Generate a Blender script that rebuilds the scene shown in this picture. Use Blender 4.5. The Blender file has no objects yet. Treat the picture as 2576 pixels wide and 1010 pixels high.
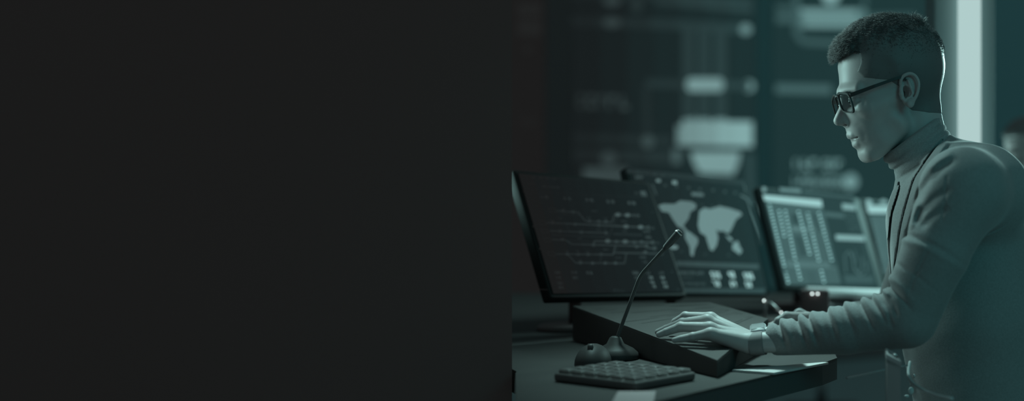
import bpy, bmesh, math, random
import numpy as np
import openvdb
from mathutils import Vector, Matrix, Euler

ZOOM = None          # (x0, y0, x1) crop of the frame while testing
C = bpy.context.scene.collection
rnd = random.Random(7)
nr = np.random.default_rng(5)
F, CX, CY, CZ = 2700.0, 1950.0, 560.0, 0.96      # focal length in pixels, principal point, camera height

# ------------------------------------------------------------------ geometry helpers
def W(x, y, Y):
    return Vector(((x - CX) / F * Y, Y, CZ - (y - CY) / F * Y))
def ray(x, y):
    return Vector(((x - CX) / F, 1.0, -(y - CY) / F))
CAM = Vector((0, 0, CZ))
def hit(x, y, p0, n):
    d = ray(x, y)
    return CAM + d * ((p0 - CAM).dot(n) / d.dot(n))

def link(name, me, parent=None):
    o = bpy.data.objects.new(name, me); C.objects.link(o)
    if parent is not None:
        o.parent = parent; o.matrix_parent_inverse = Matrix.Translation(-parent_loc(parent))
    return o
def parent_loc(p):
    l = Vector(p.location)
    return l
def empty(name, loc=(0, 0, 0)):
    o = bpy.data.objects.new(name, None); C.objects.link(o); o.location = loc
    o.empty_display_size = 0.05
    return o
def tag(o, label=None, cat=None, group=None, kind=None):
    if label: o['label'] = label
    if cat: o['category'] = cat
    if group: o['group'] = group
    if kind: o['kind'] = kind
    return o

class MB:
    """collects shapes, builds ONE mesh object; world coordinates"""
    def __init__(s): s.v = []; s.f = []; s.m = []; s.mats = []; s.sm = []
    def mi(s, mat):
        if mat not in s.mats: s.mats.append(mat)
        return s.mats.index(mat)
    def add(s, vs, fs, mat, smooth=False):
        b = len(s.v); s.v += [tuple(v) for v in vs]
        k = s.mi(mat)
        for f in fs: s.f.append([i + b for i in f]); s.m.append(k); s.sm.append(smooth)
    def poly(s, pts, mat): s.add(pts, [list(range(len(pts)))], mat)
    def prism(s, pts, off, mat, smooth=False):
        n = len(pts); off = Vector(off)
        vs = [Vector(p) for p in pts] + [Vector(p) + off for p in pts]
        fs = [list(range(n))[::-1], list(range(n, 2 * n))] + [[i, (i + 1) % n, n + (i + 1) % n, n + i] for i in range(n)]
        s.add(vs, fs, mat, smooth)
    def box(s, c, h, mat, R=None, bev=0.0):
        c = Vector(c); hx, hy, hz = h
        bm = bmesh.new(); bmesh.ops.create_cube(bm, size=1)
        for v in bm.verts: v.co = Vector((v.co.x * 2 * hx, v.co.y * 2 * hy, v.co.z * 2 * hz))
        if bev: bmesh.ops.bevel(bm, geom=bm.edges[:], offset=bev, segments=3, affect='EDGES', profile=.5)
        s.bm(bm, mat, Matrix.Translation(c) @ (R.to_4x4() if R else Matrix.Identity(4)), bev > 0)
    def bm(s, bm, mat, M, smooth=False):
        bm.verts.index_update()
        s.add([M @ v.co for v in bm.verts], [[v.index for v in f.verts] for f in bm.faces], mat, smooth); bm.free()
    def tube(s, pts, r, mat, n=12, cap=True):
        pts = [Vector(p) for p in pts]; rs = r if isinstance(r, (list, tuple)) else [r] * len(pts)
        vs = []; fs = []; up = None
        for i, p in enumerate(pts):
            t = (pts[min(i + 1, len(pts) - 1)] - pts[max(i - 1, 0)]).normalized()
            if up is None: up = Vector((0, 0, 1)) if abs(t.z) < .9 else Vector((1, 0, 0))
            a = t.cross(up).normalized(); b = a.cross(t).normalized(); up = b
            for k in range(n):
                q = 2 * math.pi * k / n; vs.append(p + (a * math.cos(q) + b * math.sin(q)) * rs[i])
        for i in range(len(pts) - 1):
            for k in range(n):
                fs.append([i * n + k, i * n + (k + 1) % n, (i + 1) * n + (k + 1) % n, (i + 1) * n + k])
        if cap: fs += [list(range(n))[::-1], list(range((len(pts) - 1) * n, len(pts) * n))]
        s.add(vs, fs, mat, True)
    def ball(s, c, r, mat, sc=(1, 1, 1)):
        bm = bmesh.new(); bmesh.ops.create_uvsphere(bm, u_segments=20, v_segments=12, radius=r)
        s.bm(bm, mat, Matrix.Translation(Vector(c)) @ Matrix.Diagonal((*sc, 1)), True)
    def lathe(s, c, prof, mat, n=32, R=None):
        M = Matrix.Translation(Vector(c)) @ (R.to_4x4() if R else Matrix.Identity(4))
        vs = [M @ Vector((r * math.cos(2 * math.pi * k / n), r * math.sin(2 * math.pi * k / n), z)) for r, z in prof for k in range(n)]
        fs = [[i * n + k, i * n + (k + 1) % n, (i + 1) * n + (k + 1) % n, (i + 1) * n + k] for i in range(len(prof) - 1) for k in range(n)]
        fs += [list(range(n))[::-1], list(range((len(prof) - 1) * n, len(prof) * n))]
        s.add(vs, fs, mat, True)
    def build(s, name, parent=None):
        me = bpy.data.meshes.new(name); me.from_pydata(s.v, [], s.f)
        for m in s.mats: me.materials.append(m)
        me.polygons.foreach_set('material_index', s.m); me.polygons.foreach_set('use_smooth', s.sm)
        me.update()
        o = link(name, me, parent)
        return o

def spline(pts, n=8, closed=False):
    P = np.array(pts, float); N = len(P); out = []
    for i in range(N if closed else N - 1):
        p0 = P[(i - 1) % N] if closed or i > 0 else P[0]; p1 = P[i]; p2 = P[(i + 1) % N]
        p3 = P[(i + 2) % N] if closed or i + 2 < N else P[-1]
        for k in range(n):
            t = k / n
            out.append(.5 * ((2 * p1) + (-p0 + p2) * t + (2 * p0 - 5 * p1 + 4 * p2 - p3) * t * t + (-p0 + 3 * p1 - 3 * p2 + p3) * t ** 3))
    if not closed: out.append(P[-1])
    return np.array(out)

# ------------------------------------------------------------------ materials
def lin(c): c = c / 255; return c / 12.92 if c <= .04045 else ((c + .055) / 1.055) ** 2.4
_mats = {}
def newmat(name):
    m = bpy.data.materials.new(name); m.use_nodes = True; nt = m.node_tree
    return m, nt, nt.nodes['Principled BSDF']
def surf(name, col, rough=.6, metal=0., spec=.3, noise=0., nscale=40., bump=0., bscale=300., sheen=0.):
    m, nt, b = newmat(name)
    b.inputs['Base Color'].default_value = (*col, 1); b.inputs['Roughness'].default_value = rough
    b.inputs['Metallic'].default_value = metal; b.inputs['Specular IOR Level'].default_value = spec
    if sheen:
        b.inputs['Sheen Weight'].default_value = sheen; b.inputs['Sheen Roughness'].default_value = .45
    tc = nt.nodes.new('ShaderNodeTexCoord')
    if noise:
        n = nt.nodes.new('ShaderNodeTexNoise'); n.inputs['Scale'].default_value = nscale; n.inputs['Detail'].default_value = 4
        nt.links.new(tc.outputs['Object'], n.inputs['Vector'])
        r = nt.nodes.new('ShaderNodeMix'); r.data_type = 'RGBA'
        r.inputs[6].default_value = (*[c * (1 - noise) for c in col], 1); r.inputs[7].default_value = (*[min(1, c * (1 + noise)) for c in col], 1)
        nt.links.new(n.outputs['Fac'], r.inputs[0]); nt.links.new(r.outputs[2], b.inputs['Base Color'])
    if bump:
        n2 = nt.nodes.new('ShaderNodeTexNoise'); n2.inputs['Scale'].default_value = bscale; n2.inputs['Detail'].default_value = 3
        nt.links.new(tc.outputs['Object'], n2.inputs['Vector'])
        bp = nt.nodes.new('ShaderNodeBump'); bp.inputs['Strength'].default_value = bump; bp.inputs['Distance'].default_value = .002
        nt.links.new(n2.outputs['Fac'], bp.inputs['Height']); nt.links.new(bp.outputs['Normal'], b.inputs['Normal'])
    return m
def em(rgb, k=1.0):
    """self-luminous colour for screens, light strip and glints, given as the sRGB it shows"""
    key = ('em', tuple(int(round(c)) for c in rgb), k)
    if key not in _mats:
        m, nt, b = newmat('glow_colour'); nt.nodes.remove(b)
        e = nt.nodes.new('ShaderNodeEmission'); e.inputs['Color'].default_value = (*[lin(c) for c in rgb], 1); e.inputs['Strength'].default_value = k
        nt.links.new(e.outputs[0], nt.nodes['Material Output'].inputs['Surface']); _mats[key] = m
    return _mats[key]
def interp(x, tab): return np.interp(x, [t[0] for t in tab], [t[1] for t in tab])
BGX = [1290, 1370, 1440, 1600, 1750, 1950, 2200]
def bgc(x): return np.array([np.interp(x, BGX, v) for v in ([28, 27, 24, 26, 28, 30, 31], [28, 28, 29, 36, 44, 54, 56], [28, 28, 30, 37, 45, 55, 57])])  # screen black level, with the teal tint and left darkening painted in
def fade(x): return float(np.interp(x, [1290, 1340, 1400, 1500, 1650, 1800, 1950], [.02, .07, .16, .36, .62, .85, 1.0]))  # dark left-hand fade put into the screens' own emission colours
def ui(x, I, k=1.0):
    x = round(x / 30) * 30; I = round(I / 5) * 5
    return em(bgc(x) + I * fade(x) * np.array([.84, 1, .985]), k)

# ------------------------------------------------------------------ material library
SKIN = surf('skin', (.38, .35, .345), .5, spec=.35, noise=.06, nscale=60, bump=.05, bscale=700)
HAIR = surf('hair', (.14, .14, .14), .5, spec=.25)
EYE = surf('eye_white', (.55, .55, .55), .2, spec=.6)
IRIS = surf('iris', (.03, .03, .03), .15, spec=.6)
KNIT = surf('knit_wool', (.27, .27, .27), .9, spec=.1, noise=.25, nscale=350, bump=.3, bscale=500, sheen=.2)
KNIT2 = surf('cardigan_wool', (.235, .235, .235), .9, spec=.1, noise=.22, nscale=350, bump=.28, bscale=450, sheen=.2)
TROUSER = surf('trouser_cloth', (.20, .20, .20), .9, spec=.1, noise=.15, nscale=200)
BLACK = surf('black_plastic', (.16, .12, .12), .55, spec=.1)
DARK = surf('dark_matte', (.085, .078, .076), .85, spec=.02)
FRAMEM = surf('glasses_acetate', (.045, .045, .045), .4, spec=.15)
CHROME = surf('brushed_metal', (.6, .6, .6), .3, metal=1.)
BELTM = surf('pale_cord', (.5, .5, .5), .6)
WHITE = surf('white_plastic', (.7, .7, .7), .4)
PAPER = surf('paper', (.6, .6, .6), .8)

def lens_mat():
    m, nt, b = newmat('lens_glass'); nt.nodes.remove(b)
    g = nt.nodes.new('ShaderNodeBsdfGlossy'); g.inputs['Roughness'].default_value = .03
    t = nt.nodes.new('ShaderNodeBsdfTransparent'); t.inputs['Color'].default_value = (.93, .96, .96, 1)
    mx = nt.nodes.new('ShaderNodeMixShader'); mx.inputs[0].default_value = .24
    nt.links.new(t.outputs[0], mx.inputs[1]); nt.links.new(g.outputs[0], mx.inputs[2])
    nt.links.new(mx.outputs[0], nt.nodes['Material Output'].inputs['Surface'])
    return m
LENS = lens_mat()

# ------------------------------------------------------------------ camera, world
cam = bpy.data.cameras.new('camera'); camo = bpy.data.objects.new('camera', cam); C.objects.link(camo)
camo.location = CAM; camo.rotation_euler = (math.pi / 2, 0, 0)
cam.sensor_fit = 'HORIZONTAL'; cam.sensor_width = 36.0; cam.lens = F / 2576 * 36
cam.shift_x = (1288 - CX) / 2576; cam.shift_y = (CY - 505) / 2576
cam.clip_start = .02; cam.clip_end = 60
cam.dof.use_dof = True; cam.dof.focus_distance = 1.665; cam.dof.aperture_fstop = cam.lens / 1000 / .028
if ZOOM:
    x0, y0, x1 = ZOOM; w_ = x1 - x0; h_ = w_ * 1010 / 2576
    k = 2576 / w_; cam.lens *= k
    cam.shift_x = -(CX - (x0 + w_ / 2)) / w_; cam.shift_y = (CY - (y0 + h_ / 2)) / w_
    cam.dof.aperture_fstop = cam.lens / k / 1000 / .028 * k
S = bpy.context.scene; S.camera = camo
S.view_settings.view_transform = 'Standard'; S.view_settings.look = 'None'
S.view_settings.gamma = 1; S.view_settings.use_curve_mapping = False; S.view_settings.exposure = 0
world = bpy.data.worlds.new('room_dusk'); S.world = world; world.use_nodes = True
bg = world.node_tree.nodes['Background']; bg.inputs['Color'].default_value = (.62, .93, .97, 1); bg.inputs['Strength'].default_value = .115

# ------------------------------------------------------------------ the room
FLOORM = surf('dark_floor', (.24, .33, .33), .7, noise=.1, nscale=6)
WALLM = surf('dark_fade_wall', (.185, .122, .116), .9, spec=.0)
BACKM = surf('night_wall', (.22, .48, .50), .9, spec=.0)
PILLM = surf('pillar_paint', (.25, .33, .33), .85, spec=.05)
mb = MB(); mb.box((1.0, 5.0, -.02), (7.0, 6.0, .02), FLOORM); tag(mb.build('floor'), kind='structure')
mb = MB(); xa_ = W(1288, 0, 1.55).x; mb.prism([(-4.0, 1.55, 0), (xa_, 1.55, 0), (xa_ - .05, 1.63, 0), (-4.0, 1.63, 0)], (0, 0, 2.6), WALLM); tag(mb.build('added_wall_left'), kind='structure')  # added dark wall in place of the dark fade over the left half
WP = Vector((-1.417, 7.5, 0)); WD = Vector((.8944, .4472, 0)); WN = Vector((.4472, -.8944, 0))
Rw = Matrix((WD, -WN, (0, 0, 1))).transposed()
mb = MB(); mb.box(WP + WD * 2.2 - WN * .16 + Vector((0, 0, 1.7)), (7.2, .05, 1.7), BACKM, Rw); tag(mb.build('wall_back'), kind='structure')
# pillar carrying the light strip
mb = MB(); pc = W(2425, 560, 2.36); mb.box((pc.x - .004, 2.40, 1.35), (.066, .07, 1.35), PILLM, bev=.004); tag(mb.build('wall_pillar'), kind='structure')
ls = empty('light_strip', (W(2437, 560, 2.3).x, 2.30, 1.0))
tag(ls, 'bright vertical light strip on the pillar behind the man', 'light')
mb = MB(); mb.box((ls.location.x, 2.319, 1.08), (.017, .0105, 1.06), em((176, 205, 203), 2.4)); mb.build('hidden_glow_strip', ls)  # hidden glowing strip added to throw light onto the pillar
mb = MB(); TUBE = em((176, 205, 203), 1.0); mb.box((ls.location.x, 2.293, 1.08), (.0235, .0145, 1.075), TUBE, bev=.006); mb.build('diffuser', ls)

# ------------------------------------------------------------------ displays: flat shapes lying on a display plane
class Disp:
    def __init__(s, mbuild, p0, n, conv=lambda x, y: (x, y)):
        s.mb = mbuild; s.p0 = Vector(p0); s.n = Vector(n).normalized(); s.conv = conv; s.k = 0
    def pt(s, x, y, z=.0006):
        return hit(x, y, s.p0 + s.n * z, s.n)
    def poly(s, pts, I, mat=None, k=1.0):
        s.k += 1; z = .0006 + (s.k % 40) * 1e-5
        P = [s.conv(*p) for p in pts]; mx = sum(p[0] for p in P) / len(P)
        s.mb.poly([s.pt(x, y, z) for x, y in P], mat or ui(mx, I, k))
    def rect(s, x0, y0, x1, y1, I, sl=0., k=1.0, n=1):
        for i in range(n):
            a = x0 + (x1 - x0) * i / n; b = x0 + (x1 - x0) * (i + 1) / n
            s.poly([(a, y0 + sl * (a - x0)), (b, y0 + sl * (b - x0)), (b, y1 + sl * (b - x0)), (a, y1 + sl * (a - x0))], I, k=k)
    def oval(s, x, y, rx, ry, I, k=1.0):
        s.poly([(x + rx * math.cos(a), y + ry * math.sin(a)) for a in np.linspace(0, 2 * math.pi, 17)[:-1]], I, k=k)
    def ring(s, x, y, rx, ry, w, I):
        for a in np.linspace(0, 2 * math.pi, 13)[:-1]:
            b = a + math.pi / 6
            q = lambda t, r: (x + (rx + r) * math.cos(t), y + (ry + r) * math.sin(t))
            s.poly([q(a, 0), q(b, 0), q(b, w), q(a, w)], I)
    def line(s, pts, w, I, step=60, k=1.0):
        for (xa, ya), (xb, yb) in zip(pts[:-1], pts[1:]):
            L = math.hypot(xb - xa, yb - ya); n = max(1, int(abs(xb - xa) / step)); nx, ny = -(yb - ya) / L * w / 2, (xb - xa) / L * w / 2
            for i in range(n):
                p = (xa + (xb - xa) * i / n, ya + (yb - ya) * i / n); q = (xa + (xb - xa) * (i + 1) / n, ya + (yb - ya) * (i + 1) / n)
                s.poly([(p[0] + nx, p[1] + ny), (q[0] + nx, q[1] + ny), (q[0] - nx, q[1] - ny), (p[0] - nx, p[1] - ny)], I, k=k)
    SEG = {'0': 'abcdef', '1': 'bc', '2': 'abged', '3': 'abgcd', '4': 'fgbc', '5': 'afgcd', '6': 'afgedc', '7': 'abc', '8': 'abcdefg', '9': 'abcdfg'}
    def digits(s, txt, x, y, w, h, I, sl=.05, lean=.25):
        """seven-segment figures centred at x, y"""
        n = len(txt); cw = w / n; t = h * .16
        for i, ch in enumerate(txt):
            if ch not in s.SEG: 
                if ch == ':': s.oval(x - w / 2 + cw * (i + .5), y, t * .6, t * .6, I)
                continue
            ax = x - w / 2 + cw * i; bx = ax + cw * .72
            def q(u, v): return (u + lean * (v - y), v + sl * (u - x))
            T, M_, B = y - h / 2, y, y + h / 2
            seg = {'a': (ax, T, bx, T + t), 'g': (ax, M_ - t / 2, bx, M_ + t / 2), 'd': (ax, B - t, bx, B), 'f': (ax, T, ax + t, M_), 'b': (bx - t, T, bx, M_), 'e': (ax, M_, ax + t, B), 'c': (bx - t, M_, bx, B)}
            for c in s.SEG[ch]:
                a0, b0, a1, b1 = seg[c]; s.poly([q(a0, b0), q(a1, b0), q(a1, b1), q(a0, b1)], I)
    def marks(s, x0, y0, x1, y1, I, sl=.05, seed=1, k=1.0):
        """an unreadably small line of lettering"""
        r = random.Random(seed); x = x0; h = y1 - y0
        while x < x1 - h * .2:
            w = h * r.uniform(.35, .75)
            o = sl * (x - x0)
            s.poly([(x, y0 + o), (x + w * .35, y0 + o), (x + w * .35, y1 + o), (x, y1 + o)], I, k=k)
            if r.random() < .7: s.poly([(x + w * .35, y0 + o), (x + w, y0 + o), (x + w, y0 + o + h * .3), (x + w * .35, y0 + o + h * .3)], I, k=k)
            if r.random() < .6: s.poly([(x + w * .35, y1 + o - h * .3), (x + w, y1 + o - h * .3), (x + w, y1 + o), (x + w * .35, y1 + o)], I, k=k)
            x += w + h * .25 + (h * .5 if r.random() < .12 else 0)

def wall_panel(xa, xb, label, fill):
    p = hit(xa, 560, WP, WN); q = hit(xb, 560, WP, WN)
    zt, zb = 3.2, .45
    base = (p + q) / 2; base.z = zb
    t = empty('display_panel', base); tag(t, label, 'screen', 'video wall panels')
    m = MB(); c = (p + q) / 2 - WN * .035; c.z = (zt + zb) / 2
    m.box(c, ((q - p).length / 2 + .012, .03, (zt - zb) / 2 + .012), BLACK, Rw, .004); m.build('housing', t)
    m = MB()
    n = max(1, int((xb - xa) / 60))
    for i in range(n):
        a = p.lerp(q, i / n); b = p.lerp(q, (i + 1) / n); xm = xa + (xb - xa) * (i + .5) / n
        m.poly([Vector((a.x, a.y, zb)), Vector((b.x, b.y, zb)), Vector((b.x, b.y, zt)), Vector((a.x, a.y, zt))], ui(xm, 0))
    D = Disp(m, WP + WN * .001, WN); fill(D); m.build('screen', t)
def f0(D):
    D.rect(1302, 8, 1362, 40, 130); D.rect(1302, 50, 1362, 90, 130); D.oval(1328, 125, 12, 10, 90)
    D.rect(1305, 300, 1350, 316, 60)
def f1(D):
    D.line([(1437, 53), (1700, 62), (1890, 74)], 22, 22); D.line([(1650, 2), (1893, 22)], 16, 26); D.line([(1437, -12), (1893, -2)], 14, 20)
    D.oval(1540, 57, 22, 12, 75); D.oval(1540, 3, 22, 12, 70); D.oval(1602, 14, 14, 16, 30); D.oval(1876, 74, 14, 13, 95)
    for x in (1732, 1771, 1813): D.rect(x - 15, 60, x + 15, 300, 22)
    D.poly([(1727, 205), (1735, 197), (1812, 197), (1820, 205), (1820, 222), (1812, 230), (1735, 230), (1727, 222)], 128); D.oval(1884, 217, 14, 14, 105); D.line([(1825, 214), (1885, 217)], 20, 22); D.line([(1625, 210), (1725, 212)], 20, 20)
    D.line([(1625, 215), (1630, 350)], 18, 15); D.oval(1630, 357, 15, 15, 70)
    D.marks(1452, 238, 1590, 272, 75, .03, 3)
    D.rect(1716, 303, 1893, 366, 128, .02, n=4); D.rect(1703, 316, 1716, 366, 122, .02)
    for x in (1735, 1771, 1813): D.oval(x, 299, 16, 14, 120)
    D.line([(1440, 346), (1690, 355)], 20, 18); D.line([(1440, 388), (1690, 396)], 30, 18)
    D.rect(1692, 375, 1712, 412, 70); D.oval(1532, 400, 20, 18, 70); D.rect(1468, 422, 1580, 500, 85)
    D.poly([(1737, 382), (1862, 382), (1858, 410), (1845, 440), (1760, 436), (1745, 410)], 125)
    D.line([(1892, 385), (1895, 600)], 5, 70, k=2); D.line([(1886, 385), (1890, 520)], 22, 22)
    for q in range(3): D.rect(1450, 480 + 40 * q, 1880, 500 + 40 * q, 25, .03, n=6)
def f2(D):
    D.oval(2090, -10, 22, 20, 120); D.rect(2008, 22, 2172, 40, 95, .01); D.rect(2008, 40, 2172, 52, 62, .01); D.rect(2008, 52, 2172, 68, 95, .01)
    D.oval(2012, 50, 14, 20, 60); D.oval(2168, 38, 14, 18, 60)
    D.rect(1952, 14, 2006, 30, 28); D.rect(1952, 36, 2006, 58, 34)
    D.line([(2004, -20), (2004, 85), (2020, 104), (2120, 110)], 16, 36); D.line([(2176, -20), (2176, 20)], 10, 30)
    D.rect(1952, 212, 2092, 234, 46, .02); D.rect(2180, 34, 2300, 46, 26)
    D.marks(2000, 402, 2112, 424, 110, .02, 5); D.marks(1998, 445, 2130, 468, 100, .03, 8); D.oval(2140, 458, 18, 20, 95)
    D.rect(1990, 520, 2200, 600, 25)
wall_panel(1150, 1372, 'video wall panel with the left fade in its colours, beside the added dark wall', f0)
wall_panel(1440, 1902, 'video wall panel showing three upright lines running into bright blocks', f1)
wall_panel(1944, 2356, 'video wall panel with stacked bright bars, right behind the man\'s face', f2)

# flush trim added over the panel gaps, their dark tone put into its paint
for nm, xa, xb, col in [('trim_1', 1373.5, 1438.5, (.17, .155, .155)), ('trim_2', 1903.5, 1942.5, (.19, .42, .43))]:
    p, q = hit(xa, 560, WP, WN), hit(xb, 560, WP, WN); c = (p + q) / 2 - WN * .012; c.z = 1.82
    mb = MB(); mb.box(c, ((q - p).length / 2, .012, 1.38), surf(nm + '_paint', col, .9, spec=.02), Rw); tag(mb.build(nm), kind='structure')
# ------------------------------------------------------------------ desk monitors
DARKB = surf('bezel_faded', (.022, .021, .021), .6, spec=.05); DARKC = surf('bezel_teal', (.07, .085, .085), .6, spec=.05)  # left monitor's bezel colour darkened so its edge sinks into the fade
def monitor(c, r, u, w, h, label, fill, conv, bands, lower=None, stand=True, bz_mat=None):
    c = Vector((c[0], c[1], c[2] + CZ)); r = Vector(r).normalized(); u = Vector(u).normalized(); n = r.cross(u).normalized()
    if n.y > 0: n = -n
    R = Matrix((r, -n, u)).transposed()
    foot = c - n * .10; foot.z = .745
    t = empty('computer_monitor', foot); tag(t, label, 'monitor', 'monitors along the console')
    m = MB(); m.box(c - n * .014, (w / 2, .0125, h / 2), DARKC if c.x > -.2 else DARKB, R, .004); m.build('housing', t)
    m = MB(); bz = .008; bh = .026 if 'table of figures' in label else bz
    sp = c + n * .0002; a0 = sp - r * (w / 2 - bz); a1 = sp + r * (w / 2 - bh)
    k = 10
    def px(p): return CX + F * p.x / p.y
    hh = h / 2 - bz
    for i in range(k):
        p = a0.lerp(a1, i / k); q = a0.lerp(a1, (i + 1) / k)
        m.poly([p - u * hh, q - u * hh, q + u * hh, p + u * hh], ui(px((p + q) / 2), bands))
    D = Disp(m, sp, n, conv); fill(D); m.build('screen', t)
    if stand:
        m = MB(); m.lathe((foot.x, foot.y, .745), [(.075, 0), (.075, .006), (.07, .010), (.02, .012)], BLACK); m.build('stand_base', t)
        m = MB(); m.tube([(foot.x, foot.y, .75), (foot.x, foot.y, c.z - .02), c - n * .03], .013, BLACK); m.build('stand_post', t)
    if lower: lower(t, c, r, u, n, w, h, R)
    return t
def z1(x, y): return 1290 + x / 2.7304, 410 + y / 2.7304
def m1(D):
    T = lambda p, I, w=8: D.line(p, w, I)
    T([(305, 330), (450, 342), (500, 402), (680, 410), (700, 355), (830, 362)], 62); T([(235, 412), (930, 445)], 68)
    T([(255, 468), (640, 483)], 60); T([(270, 528), (365, 532), (405, 560), (920, 573), (935, 588), (975, 588)], 60)
    T([(555, 560), (560, 538), (960, 548)], 68); T([(300, 627), (690, 632), (705, 570)], 62); T([(690, 618), (1010, 625)], 62)
    T([(380, 632), (430, 688), (768, 692), (780, 620)], 56); T([(270, 495), (660, 512), (712, 375)], 28, 6); T([(640, 445), (625, 483)], 25, 6)
    T([(610, 630), (598, 690)], 32, 6); T([(310, 352), (480, 365)], 20, 5); T([(365, 425), (392, 468)], 25, 5); T([(720, 575), (712, 620)], 22, 5)
    for i in range(26): D.rect(690 + i * 7.6, 483 + i * .3, 694 + i * 7.6, 495 + i * .3, 45)
    for i in range(22): D.rect(385 + i * 7.6, 533 + i * .3, 388 + i * 7.6, 540 + i * .3, 35)
    for x, y in [(345, 330), (415, 338), (527, 400), (590, 403), (640, 405), (275, 413), (427, 423), (592, 430), (325, 470), (472, 477), (640, 483), (340, 528), (555, 565), (850, 575), (375, 628), (518, 630), (608, 630), (465, 688), (635, 690), (910, 615), (885, 545), (712, 542), (835, 547), (548, 690), (706, 690), (450, 630)]:
        D.oval(x, y, 13, 10, 72)
    for x, y in [(722, 357), (788, 360), (778, 438), (878, 442), (652, 538), (772, 542)]: D.oval(x, y, 19, 13, 112)
    for x, y in [(930, 445), (962, 548), (918, 572), (975, 588)]: D.ring(x, y, 7, 8, 4, 95)
    for x0, y0 in [(245, 313), (175, 397), (190, 455), (210, 515), (238, 613)]:
        T([(x0, y0), (x0 + 46, y0 + 3), (x0 + 56, y0 + 27), (x0 + 10, y0 + 25), (x0, y0)], 42, 4)
    for i, (x, y, s_) in enumerate([(215, 235, '11:20'), (372, 246, '12:15'), (525, 257, '14:45'), (670, 267, '16:30'), (815, 277, '18:00')]): D.digits(s_, x, y, 58, 22, 95)
    for x, y in [(98, 98), (142, 100), (193, 104), (240, 108), (285, 112)]: D.marks(x - 12, y - 5, x + 12, y + 5, 90, .06, int(x))
    D.marks(203, 156, 318, 166, 110, .08, 11); D.marks(112, 138, 150, 146, 60, .08, 13)
    T([(60, 195), (960, 242)], 22, 3); T([(60, 92), (930, 140)], 18, 3)
    D.digits('14', 848, 210, 34, 22, 60); D.digits('195', 897, 212, 48, 34, 110)
    for j, (x, y, w, h) in enumerate([(560, 332, 34, 10), (325, 380, 30, 9), (523, 378, 28, 9), (635, 383, 26, 9), (962, 448, 28, 14), (635, 597, 34, 10), (725, 653, 34, 10), (463, 670, 26, 9), (270, 397, 28, 9), (770, 470, 32, 10), (765, 402, 36, 10), (590, 460, 34, 9), (460, 520, 34, 9), (370, 607, 24, 8), (445, 607, 24, 8), (512, 610, 24, 8), (995, 550, 28, 12), (1020, 628, 30, 12), (355, 352, 24, 8)]):
        D.marks(x - w / 2, y - h / 2, x + w / 2, y + h / 2, 72, .04, j + 20)
    for x, y, w, h, s_ in [(850, 363, 46, 18, '0104'), (920, 472, 44, 16, '5218'), (930, 512, 46, 16, '1806'), (895, 650, 42, 14, '5124'), (905, 683, 38, 14, '112')]: D.digits(s_, x, y, w, h, 85)
    for x, y, s_ in [(305, 755, '1124'), (422, 755, '1114'), (527, 757, '2816'), (313, 790, '114'), (427, 791, '184'), (323, 828, '1101'), (330, 858, '164'), (843, 757, '3208'), (848, 790, '15')]: D.digits(s_, x, y, 44, 20, 85)
    for x, y, w in [(935, 757, 30), (1022, 757, 32)]: D.marks(x - w / 2, y - 8, x + w / 2, y + 8, 70, .03, x)
    for x, y, s_ in [(950, 790, '38'), (960, 823, '46'), (970, 851, '19'), (1030, 790, '98'), (1043, 823, '64'), (1053, 851, '08')]: D.digits(s_, x, y, 32, 18, 135)
    for x, y in [(960, 340), (1040, 480), (1135, 870), (1095, 750), (575, 408), (185, 592), (140, 438)]: D.oval(x, y, 5, 6, 30)
    T([(280, 922), (1155, 908)], 26, 3); T([(70, 866), (240, 873)], 16, 3); D.marks(690, 868, 770, 888, 25, .02, 77)
    D.rect(930, 150, 950, 160, 30)
def z2(x, y): return 1540 + x / 2.805, 400 + y / 2.805
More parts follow.
